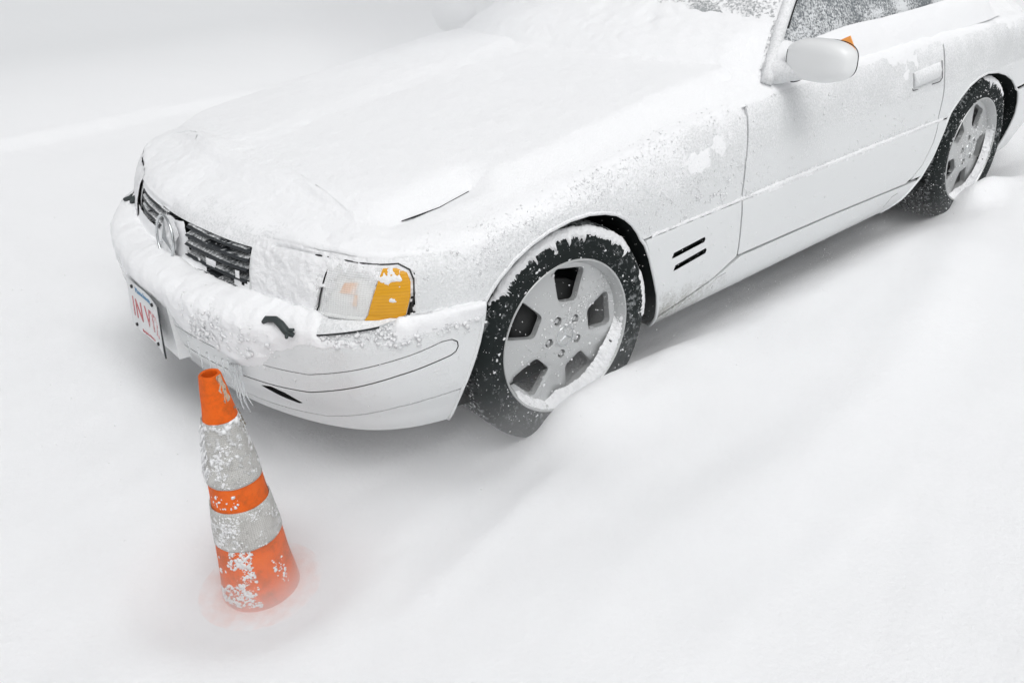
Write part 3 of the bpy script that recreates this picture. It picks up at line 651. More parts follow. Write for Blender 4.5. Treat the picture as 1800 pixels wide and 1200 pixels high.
def rw(u, v): x = 2.20+.42*v; y = u*(.60+.12*v); z = (1.255+.045*(1-u*u))*(1-v)+.885*v; return (x, y, z)
V, Fc = grid_surf(lambda a, b: rw(a*2-1, b), 24, 10); mesh_obj('rear_window', V, Fc, mat_windsh, car)
# ---- door mirrors
def superq(c, s, yaw, k=.62, nu=48, nv=24):
    V = []; e = lambda a, p_: math.copysign(abs(a)**p_, a)
    for j in range(nv+1):
        v = -math.pi/2+math.pi*j/nv
        for i in range(nu):
            u = 2*math.pi*i/nu; x = e(math.cos(v), k)*e(math.cos(u), k)*s[0]; y = e(math.cos(v), k)*e(math.sin(u), k)*s[1]; z = e(math.sin(v), k)*s[2]
            t = y/s[1]; x *= 1-.12*t*t; z *= (1-.10*t*t)
            V.append((c[0]+x*math.cos(yaw)-y*math.sin(yaw), c[1]+x*math.sin(yaw)+y*math.cos(yaw), c[2]+z))
    Fc = [(j*nu+i, j*nu+(i+1) % nu, (j+1)*nu+(i+1) % nu, (j+1)*nu+i) for j in range(nv) for i in range(nu)]
    return V, Fc
mat_mir = M('mirror_paint', (.80, .81, .81), .35, coat=.3)
for sd_ in (-1, 1):
    c = (1.04, sd_*.945, .932); V, Fc = superq(c, (.054, .118, .064), sd_*.08, .66)
    mi = mesh_obj('mirror', V, Fc, mat_mir, car)
    # foot
    Pm = [(1.02, sd_*.775, .875), (1.025, sd_*.81, .883), (1.03, sd_*.86, .892), (1.03, sd_*.91, .905)]; V, Fc = tube_vf(Pm, [.045, .038, .034, .03], 14); mesh_obj('mirror_foot', V, Fc, mat_paint, mi)
    V, Fc = superq((1.045, sd_*.862, .862), (.030, .014, .006), .1, .8, 16, 8); mesh_obj('mirror_drain', V, Fc, mat_black, mi)
    # joint between the housing and its foot, on the surface of the same solid
    def onm(dy, ph):
        t = dy/.118; rem = max(0., 1-abs(t)**3.03); cx_ = abs(math.cos(ph))**2; sz = abs(math.sin(ph))**2
        x = -.0545*(rem*cx_)**.33*(1-.12*t*t); z = .0645*(rem*sz)**.33*(1-.10*t*t)*math.copysign(1, math.sin(ph)); a_ = sd_*.08; yy = -sd_*dy
        return (c[0]+x*math.cos(a_)-yy*math.sin(a_), c[1]+x*math.sin(a_)+yy*math.cos(a_), c[2]+z)
    tube('mirror_seam', [onm(.100, p_) for p_ in np.linspace(.5, -1.1, 16)]+[onm(d_, -1.1-.25*(.100-d_)/.06) for d_ in np.linspace(.096, .045, 8)], .0011, mat_gap, mi, 6)
    rimp = []
    for a in np.linspace(0, 2*math.pi, 60):
        e = lambda q: math.copysign(abs(q)**.66, q)
        rimp.append((c[0]+.030, c[1]+e(math.cos(a))*.1085, c[2]+e(math.sin(a))*.0595))
    tube('mirror_rim', rimp, .0016, mat_gap, mi, 6)
    gl = mesh_obj('mirror_glass', [(c[0]+.0525, c[1]+u*.055, c[2]+v*.030) for u in (-1, 1) for v in (-1, 1)], [(0, 1, 3, 2)], mat_chrome, mi, False)
    if sd_ < 0:
        a = mesh_obj('amber_tab', [(1.075, -.985, .965), (1.080, -1.035, .962), (1.09, -1.005, 1.003), (1.079, -.985, .965), (1.084, -1.035, .962), (1.094, -1.005, 1.003), (1.06, -.955, .975), (1.064, -.955, .975)], [(0, 1, 2), (5, 4, 3), (0, 2, 6), (3, 7, 5), (0, 6, 7, 3), (6, 2, 5, 7), (1, 0, 3, 4), (2, 1, 4, 5)], M('orange_plastic', (.95, .40, .10), .5), mi, False)
        a['label'] = 'small orange flap sticking up behind the mirror housing'
# ---- door handles
for sd_ in (-1, 1):
    dpt = lambda s, q, h: Vector(F(np.array([s]), np.array([q]), sd_, h)[0][0])
    V = []; Fc = []
    for i, t in enumerate(np.linspace(0, 1, 14)):
        s = 3.335+.215*t; q = .716+.004*t; hh = .010-.006*abs(2*t-1)**4
        for (dq, h) in ((-.0135, .0), (-.012, hh), (0, hh+.004), (.012, hh), (.0135, 0)): V.append(dpt(s, q+dq, h))
    for i in range(13):
        for j in range(4): Fc.append((i*5+j, i*5+j+1, (i+1)*5+j+1, (i+1)*5+j))
    Fc += [(0, 1, 2, 3, 4), (65, 69, 68, 67, 66)]
    hd = mesh_obj('door_handle', V, Fc, mat_paint, car); hd['label'] = 'body-coloured door handle with snow lying on it'
    seam('handle_gap', [(3.560, .735), (3.562, .705), (3.54, .697), (3.48, .697)], hd, sd_, .0014, mat_gap, .003)
    seam('handle_gap', [(3.325, .702), (3.330, .697), (3.365, .696)], hd, sd_, .0014, mat_gap, .003)
# ---- wheels
def wheel(cx, sd_, steer, phase, label):
    root = empty('wheel', (cx, sd_*.770, .325), car); root.rotation_euler = (0, 0, steer if sd_ < 0 else steer+math.pi)
    if label: root['label'] = label
    # local frame: outer face looks towards -y
    def rv(prof, seg, fn=None):
        V = []; m = len(prof)
        for i in range(seg):
            a = 2*math.pi*i/seg
            for j, (r, y) in enumerate(prof):
                rr = r+(fn(i, j, a) if fn else 0); V.append((rr*math.sin(a), y, rr*math.cos(a)))
        Fc = [(i*m+j, i*m+j+1, ((i+1) % seg)*m+j+1, ((i+1) % seg)*m+j) for i in range(seg) for j in range(m-1)]
        return V, Fc
    # tyre: sidewalls, shoulders, tread with circumferential and cross grooves
    side_ = [(.222, -.108), (.228, -.113), (.236, -.115), (.250, -.1185), (.262, -.1205), (.2635, -.1212), (.272, -.1215), (.273, -.1208), (.285, -.1195), (.297, -.115), (.305, -.110), (.3125, -.104), (.3185, -.0975), (.3225, -.089)]
    tr = []
    ys = [-.085, -.066, -.0655, -.0565, -.056, -.026, -.0255, -.0165, -.016, .016, .0165, .0255, .026, .056, .0565, .0655, .066, .085]
    for k, y in enumerate(ys):
        g = k in (2, 3, 6, 7, 10, 11, 14, 15); tr.append((.3175 if g else .325-(abs(y)/.085)**3*.0015, y))
    prof = side_+tr+[(r, -y) for r, y in side_[::-1]]
    seg = 360
    def fn(i, j, a):
        r, y = prof[j]
        if .3185 <= r+1e-6 and (abs(y) > .06) and i % 6 in (0,): return -.0055
        if .300 < r < .3186 and i % 6 in (0,): return -.002
        if .3185 <= r and abs(y) <= .06 and (i+2) % 5 == 0: return -.004
        return 0
    V, Fc = rv(prof, seg, fn); ty = sharp(mesh_obj('tyre', V, Fc, mat_tyre, root), 28)
    # rim: flange, lip and barrel
    rp = [(.224, -.106), (.229, -.110), (.2300, -.114), (.2285, -.1165), (.2255, -.1165), (.2230, -.113), (.2215, -.106), (.2165, -.100), (.2130, -.088), (.2095, -.080), (.2070, -.070), (.200, -.03), (.195, .03), (.205, .09), (.222, .105)]
    V, Fc = rv(rp, 160)
    # spoke face
    R0 = .2105
    outer = [(R0*math.sin(a), R0*math.cos(a)) for a in np.linspace(0, 2*math.pi, 121)[:-1]]
    holes = []
    for k in range(5):
        a0 = phase+k*2*math.pi/5; c4 = [(-.0335, .099), (.0335, .099), (.0590, .189), (-.0590, .189)]
        # rounded trapezoid
        pts = []
        for i in range(4):
            p0, p1, p2 = map(np.array, (c4[i-1], c4[i], c4[(i+1) % 4])); r = .014 if i < 2 else .017
            d0 = (p0-p1)/np.linalg.norm(p0-p1); d1 = (p2-p1)/np.linalg.norm(p2-p1)
            for t in np.linspace(0, 1, 6): pts.append((1-t)**2*(p1+d0*r)+2*t*(1-t)*p1+t*t*(p1+d1*r))
        out = []
        for (u, v) in pts:
            if v > .15: v = v+(math.sqrt(max(0, .198**2-u*u))-.189)*min(1, (v-.15)/.03)
            out.append((u*math.cos(a0)+v*math.sin(a0), -u*math.sin(a0)+v*math.cos(a0)))
        holes.append(clean_poly(out, .006))
    bolts = [(.056*math.sin(phase+math.pi/5+k*2*math.pi/5), .056*math.cos(phase+math.pi/5+k*2*math.pi/5)) for k in range(5)]
    for (bx, bz) in bolts: holes.append([(bx+.0135*math.sin(a), bz+.0135*math.cos(a)) for a in np.linspace(0, 2*math.pi, 17)[:-1]])
    G = []
    for r in np.arange(.01, .205, .010):
        n = max(6, int(2*math.pi*r/.011))
        for k in range(n):
            a = 2*math.pi*k/n+r*7; G.append((r*math.sin(a), r*math.cos(a)))
    G = np.array(G); kk = np.ones(len(G), bool)
    for h in holes: kk &= ~pip(G[:, 0], G[:, 1], inset_poly(h, -.004))
    vo, tris, loops = tri_fill(outer, holes, G[kk])
    rr = np.hypot(vo[:, 0], vo[:, 1]); fy = -.083-.017*(1-sstep(.03, .20, rr))
    hd = np.full(len(vo), 9.)
    for h in holes[:5]:
        H_ = np.array(h); d = np.sqrt(((vo[:, None]-H_[None])**2).sum(-1)).min(1); hd = np.minimum(hd, d)
    fy = fy+.0045*(1-sstep(0, .010, hd))
    o = len(V); V += [(a, y, b) for (a, b), y in zip(vo, fy)]
    Fc += [tuple(o+i for i in t) for t in tris]
    for li, l in enumerate(loops):
        depth = .012 if li == 0 else (.020 if li <= 5 else .014); o2 = len(V)
        V += [(vo[i][0]*(1 if li else 1)*(.985 if 1 <= li <= 5 else 1), fy[i]+depth, vo[i][1]*(.985 if 1 <= li <= 5 else 1)) for i in l]; m = len(l)
        Fc += [(o+l[i], o2+i, o2+(i+1) % m, o+l[(i+1) % m]) for i in range(m)]
    bmm = bmesh.new(); vs = [bmm.verts.new(v) for v in V]
    for f in Fc:
        try: bmm.faces.new([vs[i] for i in f])
        except ValueError: pass
    rim = sharp(bm_obj('rim', bmm, mat_rim, root), 40)
    for (bx, bz) in bolts:
        V, Fc = tube_vf([(bx, -.086, bz), (bx, -.0935, bz)], [.0085, .0075], 6); mesh_obj('lug_bolt', V, Fc, mat_rim, root, False)
    V, Fc = rv([(.0005, -.1035), (.012, -.1035), (.030, -.1018), (.0355, -.1005), (.037, -.0985), (.037, -.094)], 48); cap = mesh_obj('hub_cap', V, Fc, mat_rim, root)
    V = [(0, -.1075, 0), (0, -.1000, 0)]; ph0 = .0
    for k in range(6):
        a = ph0+k*math.pi/3; r = .028 if k % 2 == 0 else .0050; V.append((r*math.sin(a), -.1030, r*math.cos(a)))
    Fc = []
    for k in range(6): i, j = 2+k, 2+(k+1) % 6; Fc += [(0, i, j), (1, j, i)]
    stt, sf = tube_vf([(.030*math.sin(a), -.1025, .030*math.cos(a)) for a in np.linspace(0, 2*math.pi, 33)], .0014, 6, len(V))
    mesh_obj('cap_star', V+stt, Fc+sf, mat_chrome, root, False)
    V, Fc = rv([(.02, -.045), (.150, -.045), (.150, -.020), (.02, -.020)], 64); br = mesh_obj('brake_disc', V, Fc, M('dark_iron', (.035, .036, .036), .6, metal=.3), root)
    V, Fc = rv([(.005, .02), (.20, .02)], 32); mesh_obj('dust_shield', V, Fc, mat_under, root)
    # valve and balance details
    V, Fc = tube_vf([(.197*math.sin(2.0), -.08, .197*math.cos(2.0)), (.196*math.sin(2.0), -.106, .196*math.cos(2.0))], .003, 8); mesh_obj('valve', V, Fc, mat_black, root)
    return root
w_fl = wheel(0, -1, -.044, math.radians(12), 'front wheel on the near side, snow frozen along the top of its tyre and banked into the rim')
w_rl = wheel(2.515, -1, 0, math.radians(25), 'rear wheel on the near side, standing in a drift')
wheel(0, 1, -.044, math.radians(30), 'front wheel on the far side, hidden behind the car'); wheel(2.515, 1, 0, math.radians(50), 'rear wheel on the far side, hidden behind the car')
# ------------------------------------------------------------------ snow lying on the car
def inarch(s, q):
    return pip(s, q, [(a, b+.006) for a, b in AFa]) | pip(s, q, [(a, b+.006) for a, b in ARa])
def th_hood(S, Q, P):
    x, y = P[..., 0], np.abs(P[..., 1])
    n = fbm(P, 7, 4, 1); f = fbm(P, 38, 4, 2); ff = fbm(P, 120, 2, 4)
    fr = 1-sstep(.85, 1.2, S); inner = sstep(.80, .93, Q)*(1-fr)+fr*sstep(.66, 1.15, Q)
    t = .009+.034*inner+.016*sstep(.1, .9, x)*inner+.0045*n+.0018*f+.0014*ff
    # over the wing: thins out to patches
    wing = 1-sstep(.70, .86, Q)
    t = t-.012*wing*(1-.5*sstep(.6, 1.1, S))+wing*(.004*f+.003*n)
    # bonnet joint swept clear for part of its length
    ln = sstep(-.46, -.38, x)*(1-sstep(-.18, -.08, x))*(P[..., 1] < 0)
    g = np.exp(-((y-.70)/.060)**2)*ln; t = t*(1-.88*g); t = t-.006*np.exp(-((y-.6865)/.0095)**2)*ln
    # rounded, overhanging leading edge
    lipq = .668+.018*sstep(.45, .52, S)+.004*n
    e = Q-lipq; t = np.where((e < .03) & (S < 1.02), t*np.sqrt(np.clip(e/.03, 0, 1))-.004*(e < 0), t)
    t = np.where((Q < lipq) & (S < 1.02), -.01, t)
    t = np.where(S > 1.02, t*sstep(.62, .78, Q+.03*n)-.004*(1-sstep(.64, .78, Q+.05*n)), t)
    t = t-.022*sstep(2.16, 2.30, S)*(1-sstep(.72, .79, Q))
    return t
snow_layer('hood_snow', (0, 2.36), (.56, 1.8), lambda S, Q, P: np.where(inarch(S, Q-.012), -.01, th_hood(S, Q, P)), car, -1, .011, .006, label='thick smooth snow lying over the bonnet')
snow_layer('hood_snow', (0, 2.36), (.655, 1.8), lambda S, Q, P: th_hood(S, Q, P)+.012*sstep(.03, .2, P[..., 1]), car, 1, .011, .006, label='thick smooth snow lying over the bonnet')
A0_ = np.array([(1.055, .861), (1.10, .876), (1.20, .906), (1.31, .930)]); P3_, N3_ = F(A0_[:, 0], A0_[:, 1], -1, .0035)
tube('hood_gap', [tuple(q) for q in P3_], [.0012, .0024, .0024, .0010], mat_gap, car, 6)
def th_ledge(sd_):
    def f_(S, Q, P):
        n = fbm(P, 9, 4, 6); f = fbm(P, 45, 4, 7); ff = fbm(P, 140, 2, 4)
        front = 1-sstep(.52, .70, S); side = sstep(.72, 1.0, S)
        top = np.exp(-((Q-.548)/.018)**2)+.35*np.exp(-((Q-.515)/.018)**2)
        t = (.017*front-.004*sstep(.10, .16, S)*(1-sstep(.40, .46, S))+.020*(1-front))*top+.004*n+.006*f+.002*ff
        # lower limit of the snow on the bumper face
        lim = .46-.050*front*sstep(.0, .3, S)-.035*np.exp(-((S-.47)/.075)**2)+.030*(1-front)+.012*side+.016*n*(.3+front)+.012*f
        lim = lim-.065*np.exp(-((S-.5)/.05)**2)*0
        e = Q-lim; t = t+.005*front*(e > 0)+.0035
        t = np.where(e < .03, t*np.clip(e/.03, 0, 1)-.006*(e < 0), t)
        # upper limit: grille and lens bottoms
        up = .550+.005*front*(1-.6*sstep(.1, .35, S))+.006*f-.018*sstep(.70, .76, S)*(1-sstep(.93, .98, S))-.012*sstep(1.0, 1.1, S)
        t = np.where(Q > up, t-(Q-up)*2.2, t)
        trim = sstep(.735, .755, S)*(1-sstep(.90, .95, S))
        t = t-trim*.030*np.exp(-((Q-.53)/.016)**2)
        # swept patch in front of the wiper arm
        return t
    return f_
snow_layer('bumper_snow', (0, 1.175), (.34, .60), th_ledge(-1), car, -1, .0075, .0045, label='snow heaped on the bumper ledge and hanging over its face')
snow_layer('bumper_snow', (0, 1.175), (.34, .60), lambda S, Q, P: th_ledge(1)(S, Q, P)-.008*sstep(.02, .3, P[..., 1]), car, 1, .012, .006, label='snow heaped on the far end of the bumper')
def th_lamp(S, Q, P):
    n = fbm(P, 16, 4, 8); f = fbm(P, 60, 4, 9); ff = fbm(P, 190, 3, 5)
    inner = 1-sstep(.66, .745, S); top = sstep(.625, .668, Q); outer = sstep(.98, 1.01, S)
    v = -.0010*(1-inner)+.0125*inner+.0060*top*(1-.35*sstep(.80, .9, S))-.0052+.005*f+.004*n+.0022*ff+.0025*np.exp(-((Q-.555)/.014)**2)*inner
    patch = np.exp(-(((S-.945)/.035)**2+((Q-.640)/.009)**2))+np.exp(-(((S-.945)/.030)**2+((Q-.598)/.008)**2))+.8*np.exp(-(((S-.99)/.02)**2+((Q-.62)/.006)**2))
    v = v+.0068*patch
    d = (S-.704)-(Q-.556)*.4
    v = v-.012*np.exp(-(d/.005)**2)*(Q < .612)*(Q > .562)+.006*np.exp(-(d/.02)**2)*(Q > .612)
    v = v-.0035*np.exp(-(((S-.82)/.05)**2+((Q-.61)/.022)**2))
    v = v-.010*np.exp(-((Q-(.679+.004*n))/.003)**2)*sstep(.52, .56, S)*(1-sstep(.70, .73, S))
    return np.where((S > 1.012+.01*f), -.01, v)+.003
snow_layer('headlight_snow', (.455, 1.02), (.548, .689), th_lamp, car, -1, .0040, .0026, mat_clump, label='crusted snow stuck over the inner half of the headlight')
snow_layer('headlight_snow', (.455, 1.02), (.548, .689), lambda S, Q, P: .012+.004*fbm(P, 40, 3, 2), car, 1, .01, .006, mat_clump, label='crusted snow stuck over the far headlight')
# between grille and headlight, a thin blown coat; heap at the foot of the grille
def th_nose(S, Q, P):
    n = fbm(P, 14, 4, 3); f = fbm(P, 60, 3, 4)
    foot = np.exp(-((Q-.548)/.020)**2)*(.022*(1-sstep(.08, .18, S))+.001+.012*sstep(.40, .45, S))
    mid = .034*np.exp(-((S-.10)/.04)**2)*0
    return foot+.003*n+.002*f-.003+mid
snow_layer('grille_foot_snow', (0, .46), (.538, .60), th_nose, car, -1, .007, .005); snow_layer('grille_foot_snow', (0, .46), (.538, .60), lambda S, Q, P: th_nose(S, Q, P)+.008*sstep(.02, .1, P[..., 1]), car, 1, .01, .006)
# central web of the grille behind the badge
V = []; Fc = []
for i in range(13):
    for j in range(13):
        u = -1+2*i/12; v = j/12; y = u*(.085-.02*v); z = .545+.112*v; n_ = float(vnoise(np.array([y*60, z*60, 1.])))
        x = -.735+.014*u*u+.010*(v-.5)+.004*n_; V.append((x, y, z))
for i in range(12):
    for j in range(12): Fc.append((i*13+j, (i+1)*13+j, (i+1)*13+j+1, i*13+j+1))
mesh_obj('grille_centre_snow', V, Fc, mat_carsnow, car)['kind'] = 'stuff'
# ribbon of snow along the cladding step
def th_step(S, Q, P):
    n = fbm(P, 6, 3, 11); f = fbm(P, 55, 4, 12); ff = fbm(P, 160, 3, 13)
    a = .0065*np.exp(-((Q-.5420)/.0065)**2)-.0040+.0030*n+.0032*f+.0018*ff+.0028*sstep(2.2, 2.5, S)*(1-sstep(3.0, 3.6, S))-.0015*(1-sstep(2.0, 2.2, S))
    return np.where(np.abs(S-2.238) < .004, -.01, a)
for sd_ in (-1, 1): snow_layer('step_snow', (1.80, 3.60), (.526, .560), th_step, car, sd_, .006, .0022, mat_clump, label='ragged line of snow caught on the cladding step')
# snow against the windows and along the belt line
def th_belt(S, Q, P):
    n = fbm(P, 6, 4, 14); f = fbm(P, 40, 3, 15)
    return -.006+.022*sstep(.75, .84, Q)+.034*sstep(.80, .92, Q)+.010*n+.0035*f+.0015*fbm(P, 130, 2, 3)-.004*(Q < .72)-.02*(1-sstep(2.12, 2.24, S))
for sd_ in (-1, 1): snow_layer('belt_snow', (2.10, 5.2), (.68, .94), th_belt, car, sd_, .014, .007, label='snow banked along the foot of the side window')
# snow drifted up the foot of the side window
def bw(u, v, sd_, amp=1):
    x = 1.00+1.75*u; n = float(vnoise(np.array([x*4, 1., sd_]))); top = .055+.02*n+.035*u
    n2 = float(fbm(np.array([x*9, v*2, sd_*3.]), 1, 3, 2)); en = float(sstep(0, .06, u)*(1-sstep(.88, 1, u))); y = .815-.067*v-.02*(1-en); z = .850+.015*u+(.040+top*en)*v; b = (.013*math.sin(v*math.pi*.8)+.005*n2)*en*(v > 0); return (x+.02*v, sd_*(y+b), z+b*.8)
for sd_ in (-1, 1):
    V, Fc = grid_surf(lambda a, b, s=sd_: bw(a, b, s), 60, 10); mesh_obj('window_foot_snow', V, Fc, mat_carsnow, car)['kind'] = 'stuff'
# snow over the lower windscreen and the cowl, and a wedge at the foot of the pillar
def wsn(a, b):
    b = b*1.2-.2; u = a*2-1; p_ = Vector(wsf(u*(1 if b > 0 else 1+.3*b), max(b, 0)*.8))+Vector((min(b, 0)*1.1, 0, min(b, 0)*.12)); n = fbm(np.array([[p_.x, p_.y, p_.z]]), 7, 4, 5)[0]; f = fbm(np.array([[p_.x, p_.y, p_.z]]), 45, 3, 5)[0]
    t = (.058*(1-sstep(.0, .62+.12*n, b))-.045*(1-sstep(-.2, -.02, b)))+.006*n+.005*f-.010*sstep(.15, .4, b); t = float(t)*float(1-1.12*sstep(.86, 1, abs(u)))
    return tuple(p_+Vector((-.55, 0, .83))*t)
V, Fc = grid_surf(wsn, 130, 70); mesh_obj('windscreen_snow', V, Fc, mat_carsnow, car)['kind'] = 'stuff'
V, Fc = superq((1.10, -.775, .915), (.075, .040, .055), .3, 1.0, 24, 12)
A = np.array(V); A = A+(.006*fbm(A, 30, 3, 2))[:, None]; mesh_obj('pillar_foot_snow', A, Fc, mat_carsnow, car)['kind'] = 'stuff'
V, Fc = superq((1.035, .945, .955), (.066, .128, .052), .08, .8)
A = np.array(V); A = A+(.008*fbm(A, 18, 3, 2))[:, None]; o = mesh_obj('mirror_snow', A, Fc, mat_carsnow, car); o['kind'] = 'stuff'; o['label'] = 'snow capping the mirror on the far side'
# ---- stuck lumps on the paintwork
def scatter(n, s0, s1, q0, q1, side=-1, off=.001, dens=None):
    s = RNG.uniform(s0, s1, n); q = RNG.uniform(q0, q1, n); P, Nn = F(s, q, side, off)
    if dens is not None:
        k = RNG.random(n) < dens(s, q, P); return P[k], Nn[k]
    return P, Nn
P1, N1 = scatter(9500, 1.0, 2.24, .545, .80, dens=lambda s, q, P: (~inarch(s, q))*(.25+.75*sstep(-.1, .35, fbm(P, 9, 3, 21)))*sstep(.53, .66, q+.10*(s > 1.2)*(s < 1.9)))
R1 = .0006+.0022*RNG.random(len(P1))**5
clumps('stuck_snow', P1, R1, car, normals=N1, label='grains of snow stuck to the front wing')
P1, N1 = scatter(2600, 2.25, 3.55, .55, .85, dens=lambda s, q, P: .2+.6*sstep(0, .4, fbm(P, 6, 3, 22)))
clumps('stuck_snow', P1, .0006+.0030*RNG.random(len(P1))**6, car, normals=N1, label='grains of snow stuck to the door')
P1, N1 = scatter(420, .55, 2.2, .26, .53, dens=lambda s, q, P: (~inarch(s, q))*.8)
clumps('stuck_snow', P1, .0006+.0026*RNG.random(len(P1))**5, car, normals=N1)
# a couple of larger splats on the wing
ctr, nn = F(np.array([2.08, 2.11, 2.14, 2.02, 1.95, 2.16]), np.array([.585, .59, .572, .60, .56, .60]), -1, .001)
CC = []; RR = []; NNN = []
for c_, n_ in zip(ctr, nn):
    for k in range(10): CC.append(c_+RNG.normal(0, 1, 3)*[.010, .001, .010]); RR.append(RNG.uniform(.0015, .0042)); NNN.append(n_)
clumps('stuck_snow', CC, RR, car, normals=NNN)
# ragged edge lumps under the bumper snow and along the ledge
P1, N1 = scatter(2600, .62, 1.17, .46, .545, off=.004, dens=lambda s, q, P: sstep(.47+.03*fbm(P, 30, 3, 2), .545, q)**1.5)
clumps('bumper_crumbs', P1, .001+.0048*RNG.random(len(P1))**3, car, normals=N1)
P1, N1 = scatter(1400, .25, .62, .385, .53, off=.012, dens=lambda s, q, P: .7*sstep(.40, .46, q)*(.2+.8*sstep(0, .3, fbm(P, 14, 3, 31))))
clumps('bumper_crumbs', P1, .002+.006*RNG.random(len(P1))**3, car, normals=N1)
P1, N1 = scatter(900, 2.26, 3.5, .535, .556, off=.002); clumps('step_crumbs', P1, .0007+.0026*RNG.random(len(P1))**3, car, normals=N1)
# ---- icicles under the bumper face
mat_ice = M('ice', (.93, .95, .96), .08, trans=.75, ior=1.31)
bb = _n3 = noise_node(mat_ice, 60, 2); bump(mat_ice, bb.outputs[0], .4, .004)
for (s, q, L, r, dy) in ((.445, .335, .060, .0048, .0), (.452, .335, .090, .0060, .002), (.463, .338, .100, .0058, .008), (.470, .338, .075, .005, .012), (.480, .34, .035, .004, 0), (.435, .34, .035, .004, 0), (.30, .338, .020, .0028, 0), (.345, .338, .030, .003, 0), (.38, .338, .022, .003, 0), (.245, .34, .016, .0025, 0), (.41, .338, .018, .003, 0)):
    p0 = Vector(F(np.array([s]), np.array([q+.05]), -1, .010)[0][0]); pts = []; rr = []
    for t in np.linspace(0, 1, 12): pts.append(p0+Vector((dy*t*t+.0015*math.sin(t*9+s*50), -dy*t*t+.001*math.sin(t*13+s*90), -(L+.05)*t))); rr.append(r*(1-.80*t)*(1+.12*math.sin(t*26+s*99)))
    tube('icicle', pts, rr, mat_ice, car, 8)
# ---- snow on the wheels
def tyre_snow(root, a0, a1, seed, thick=1., name='tyre_snow', lab=None):
    prof = [(.262, -.1215), (.272, -.1222), (.285, -.1202), (.297, -.1155), (.305, -.1105), (.3125, -.1045), (.3185, -.098), (.3225, -.089), (.3245, -.080), (.3250, -.06), (.3250, -.035), (.325, -.01)]
    pa = np.array(prof); L = np.r_[0, np.cumsum(np.linalg.norm(np.diff(pa, axis=0), axis=1))]; t = np.linspace(0, L[-1], 46); r = np.interp(t, L, pa[:, 0]); y = np.interp(t, L, pa[:, 1])
    dr = np.gradient(r); dy = np.gradient(y); l = np.hypot(dr, dy); nr = dy/l; ny = -dr/l   # outward
    A = np.radians(np.linspace(a0, a1, 420)); AA, TT_ = np.meshgrid(A, t, indexing='ij'); rr = np.broadcast_to(r, AA.shape); yy = np.broadcast_to(y, AA.shape)
    P = np.stack([rr*np.sin(AA), yy, rr*np.cos(AA)], -1); u = (np.degrees(AA)-a0)/(a1-a0); ends = sstep(0, .16, u)*(1-sstep(.84, 1, u))
    n1 = fbm(np.stack([AA*7, AA*0, AA*0+seed], -1), 1, 4, seed); dr_ = fbm(np.stack([AA*17, AA*0, AA*0], -1), 1, 5, seed+3, .75)
    lim = .034-.012*n1-.055*np.clip(dr_-.05, 0, 1)-.006*fbm(np.stack([AA*60, AA*0, AA*0], -1), 1, 2, seed+9)+.02*(1-ends)       # arc position where the crust ends (0 = low on the sidewall)
    n = fbm(P+seed, 70, 4, seed); e = TT_-lim
    th = (.0075*np.clip(e/.010, -1, 1)*ends-.006*(1-ends)+.0035*n)*thick-.030*sstep(.060, .074, TT_+.012*n1)
    th = np.where(e < 0, -.01, th); th = np.clip(th, -.003, None)
    P2 = P+np.stack([nr*np.sin(AA), ny+0*AA, nr*np.cos(AA)], -1)*th[..., None]
    ok = th > -.001; q = ok[:-1, :-1] | ok[1:, :-1] | ok[:-1, 1:] | ok[1:, 1:]; ii = np.arange(th.size).reshape(th.shape)
    f4 = np.stack([ii[:-1, :-1], ii[1:, :-1], ii[1:, 1:], ii[:-1, 1:]], -1)[q]
    used = np.unique(f4); mp = np.zeros(th.size, int); mp[used] = np.arange(len(used))
    o = mesh_obj(name, P2.reshape(-1, 3)[used], mp[f4], mat_clump, root); o['kind'] = 'stuff'
tyre_snow(w_fl, -62, 62, 3.); tyre_snow(w_fl, 66, 100, 8., .55); tyre_snow(w_rl, -5, 55, 5., .6)
def lip_snow(root, a0, a1, seed, full=1.):
    A = np.radians(np.linspace(a0, a1, 160)); W = np.linspace(0, 1, 12); AA, WW = np.meshgrid(A, W, indexing='ij'); u = (np.degrees(AA)-a0)/(a1-a0); e = sstep(0, .3, u)*(1-sstep(.9, 1, u))*full
    n = fbm(np.stack([AA*16, WW*3, AA*0+seed], -1), 1, 4, seed)
    n9 = fbm(np.stack([AA*60, WW*8, AA*0+seed], -1), 1, 4, seed); r = .2235-(.012+.040*e)*(1-WW)-.014*n*(1-WW)*e-.004*n9; y = -.1115+.030*(1-WW)*(1-.45*e)-.005*np.sin(WW*math.pi)*e-.004*n-.003*n9
    P = np.stack([r*np.sin(AA), y, r*np.cos(AA)], -1); ii = np.arange(AA.size).reshape(AA.shape)
    f4 = np.stack([ii[:-1, :-1], ii[1:, :-1], ii[1:, 1:], ii[:-1, 1:]], -1).reshape(-1, 4)
    mesh_obj('rim_snow', P.reshape(-1, 3), f4, mat_clump, root)['kind'] = 'stuff'
lip_snow(w_fl, 92, 200, 2.); lip_snow(w_fl, 196, 236, 4., .25); lip_snow(w_rl, 70, 200, 6., .9)
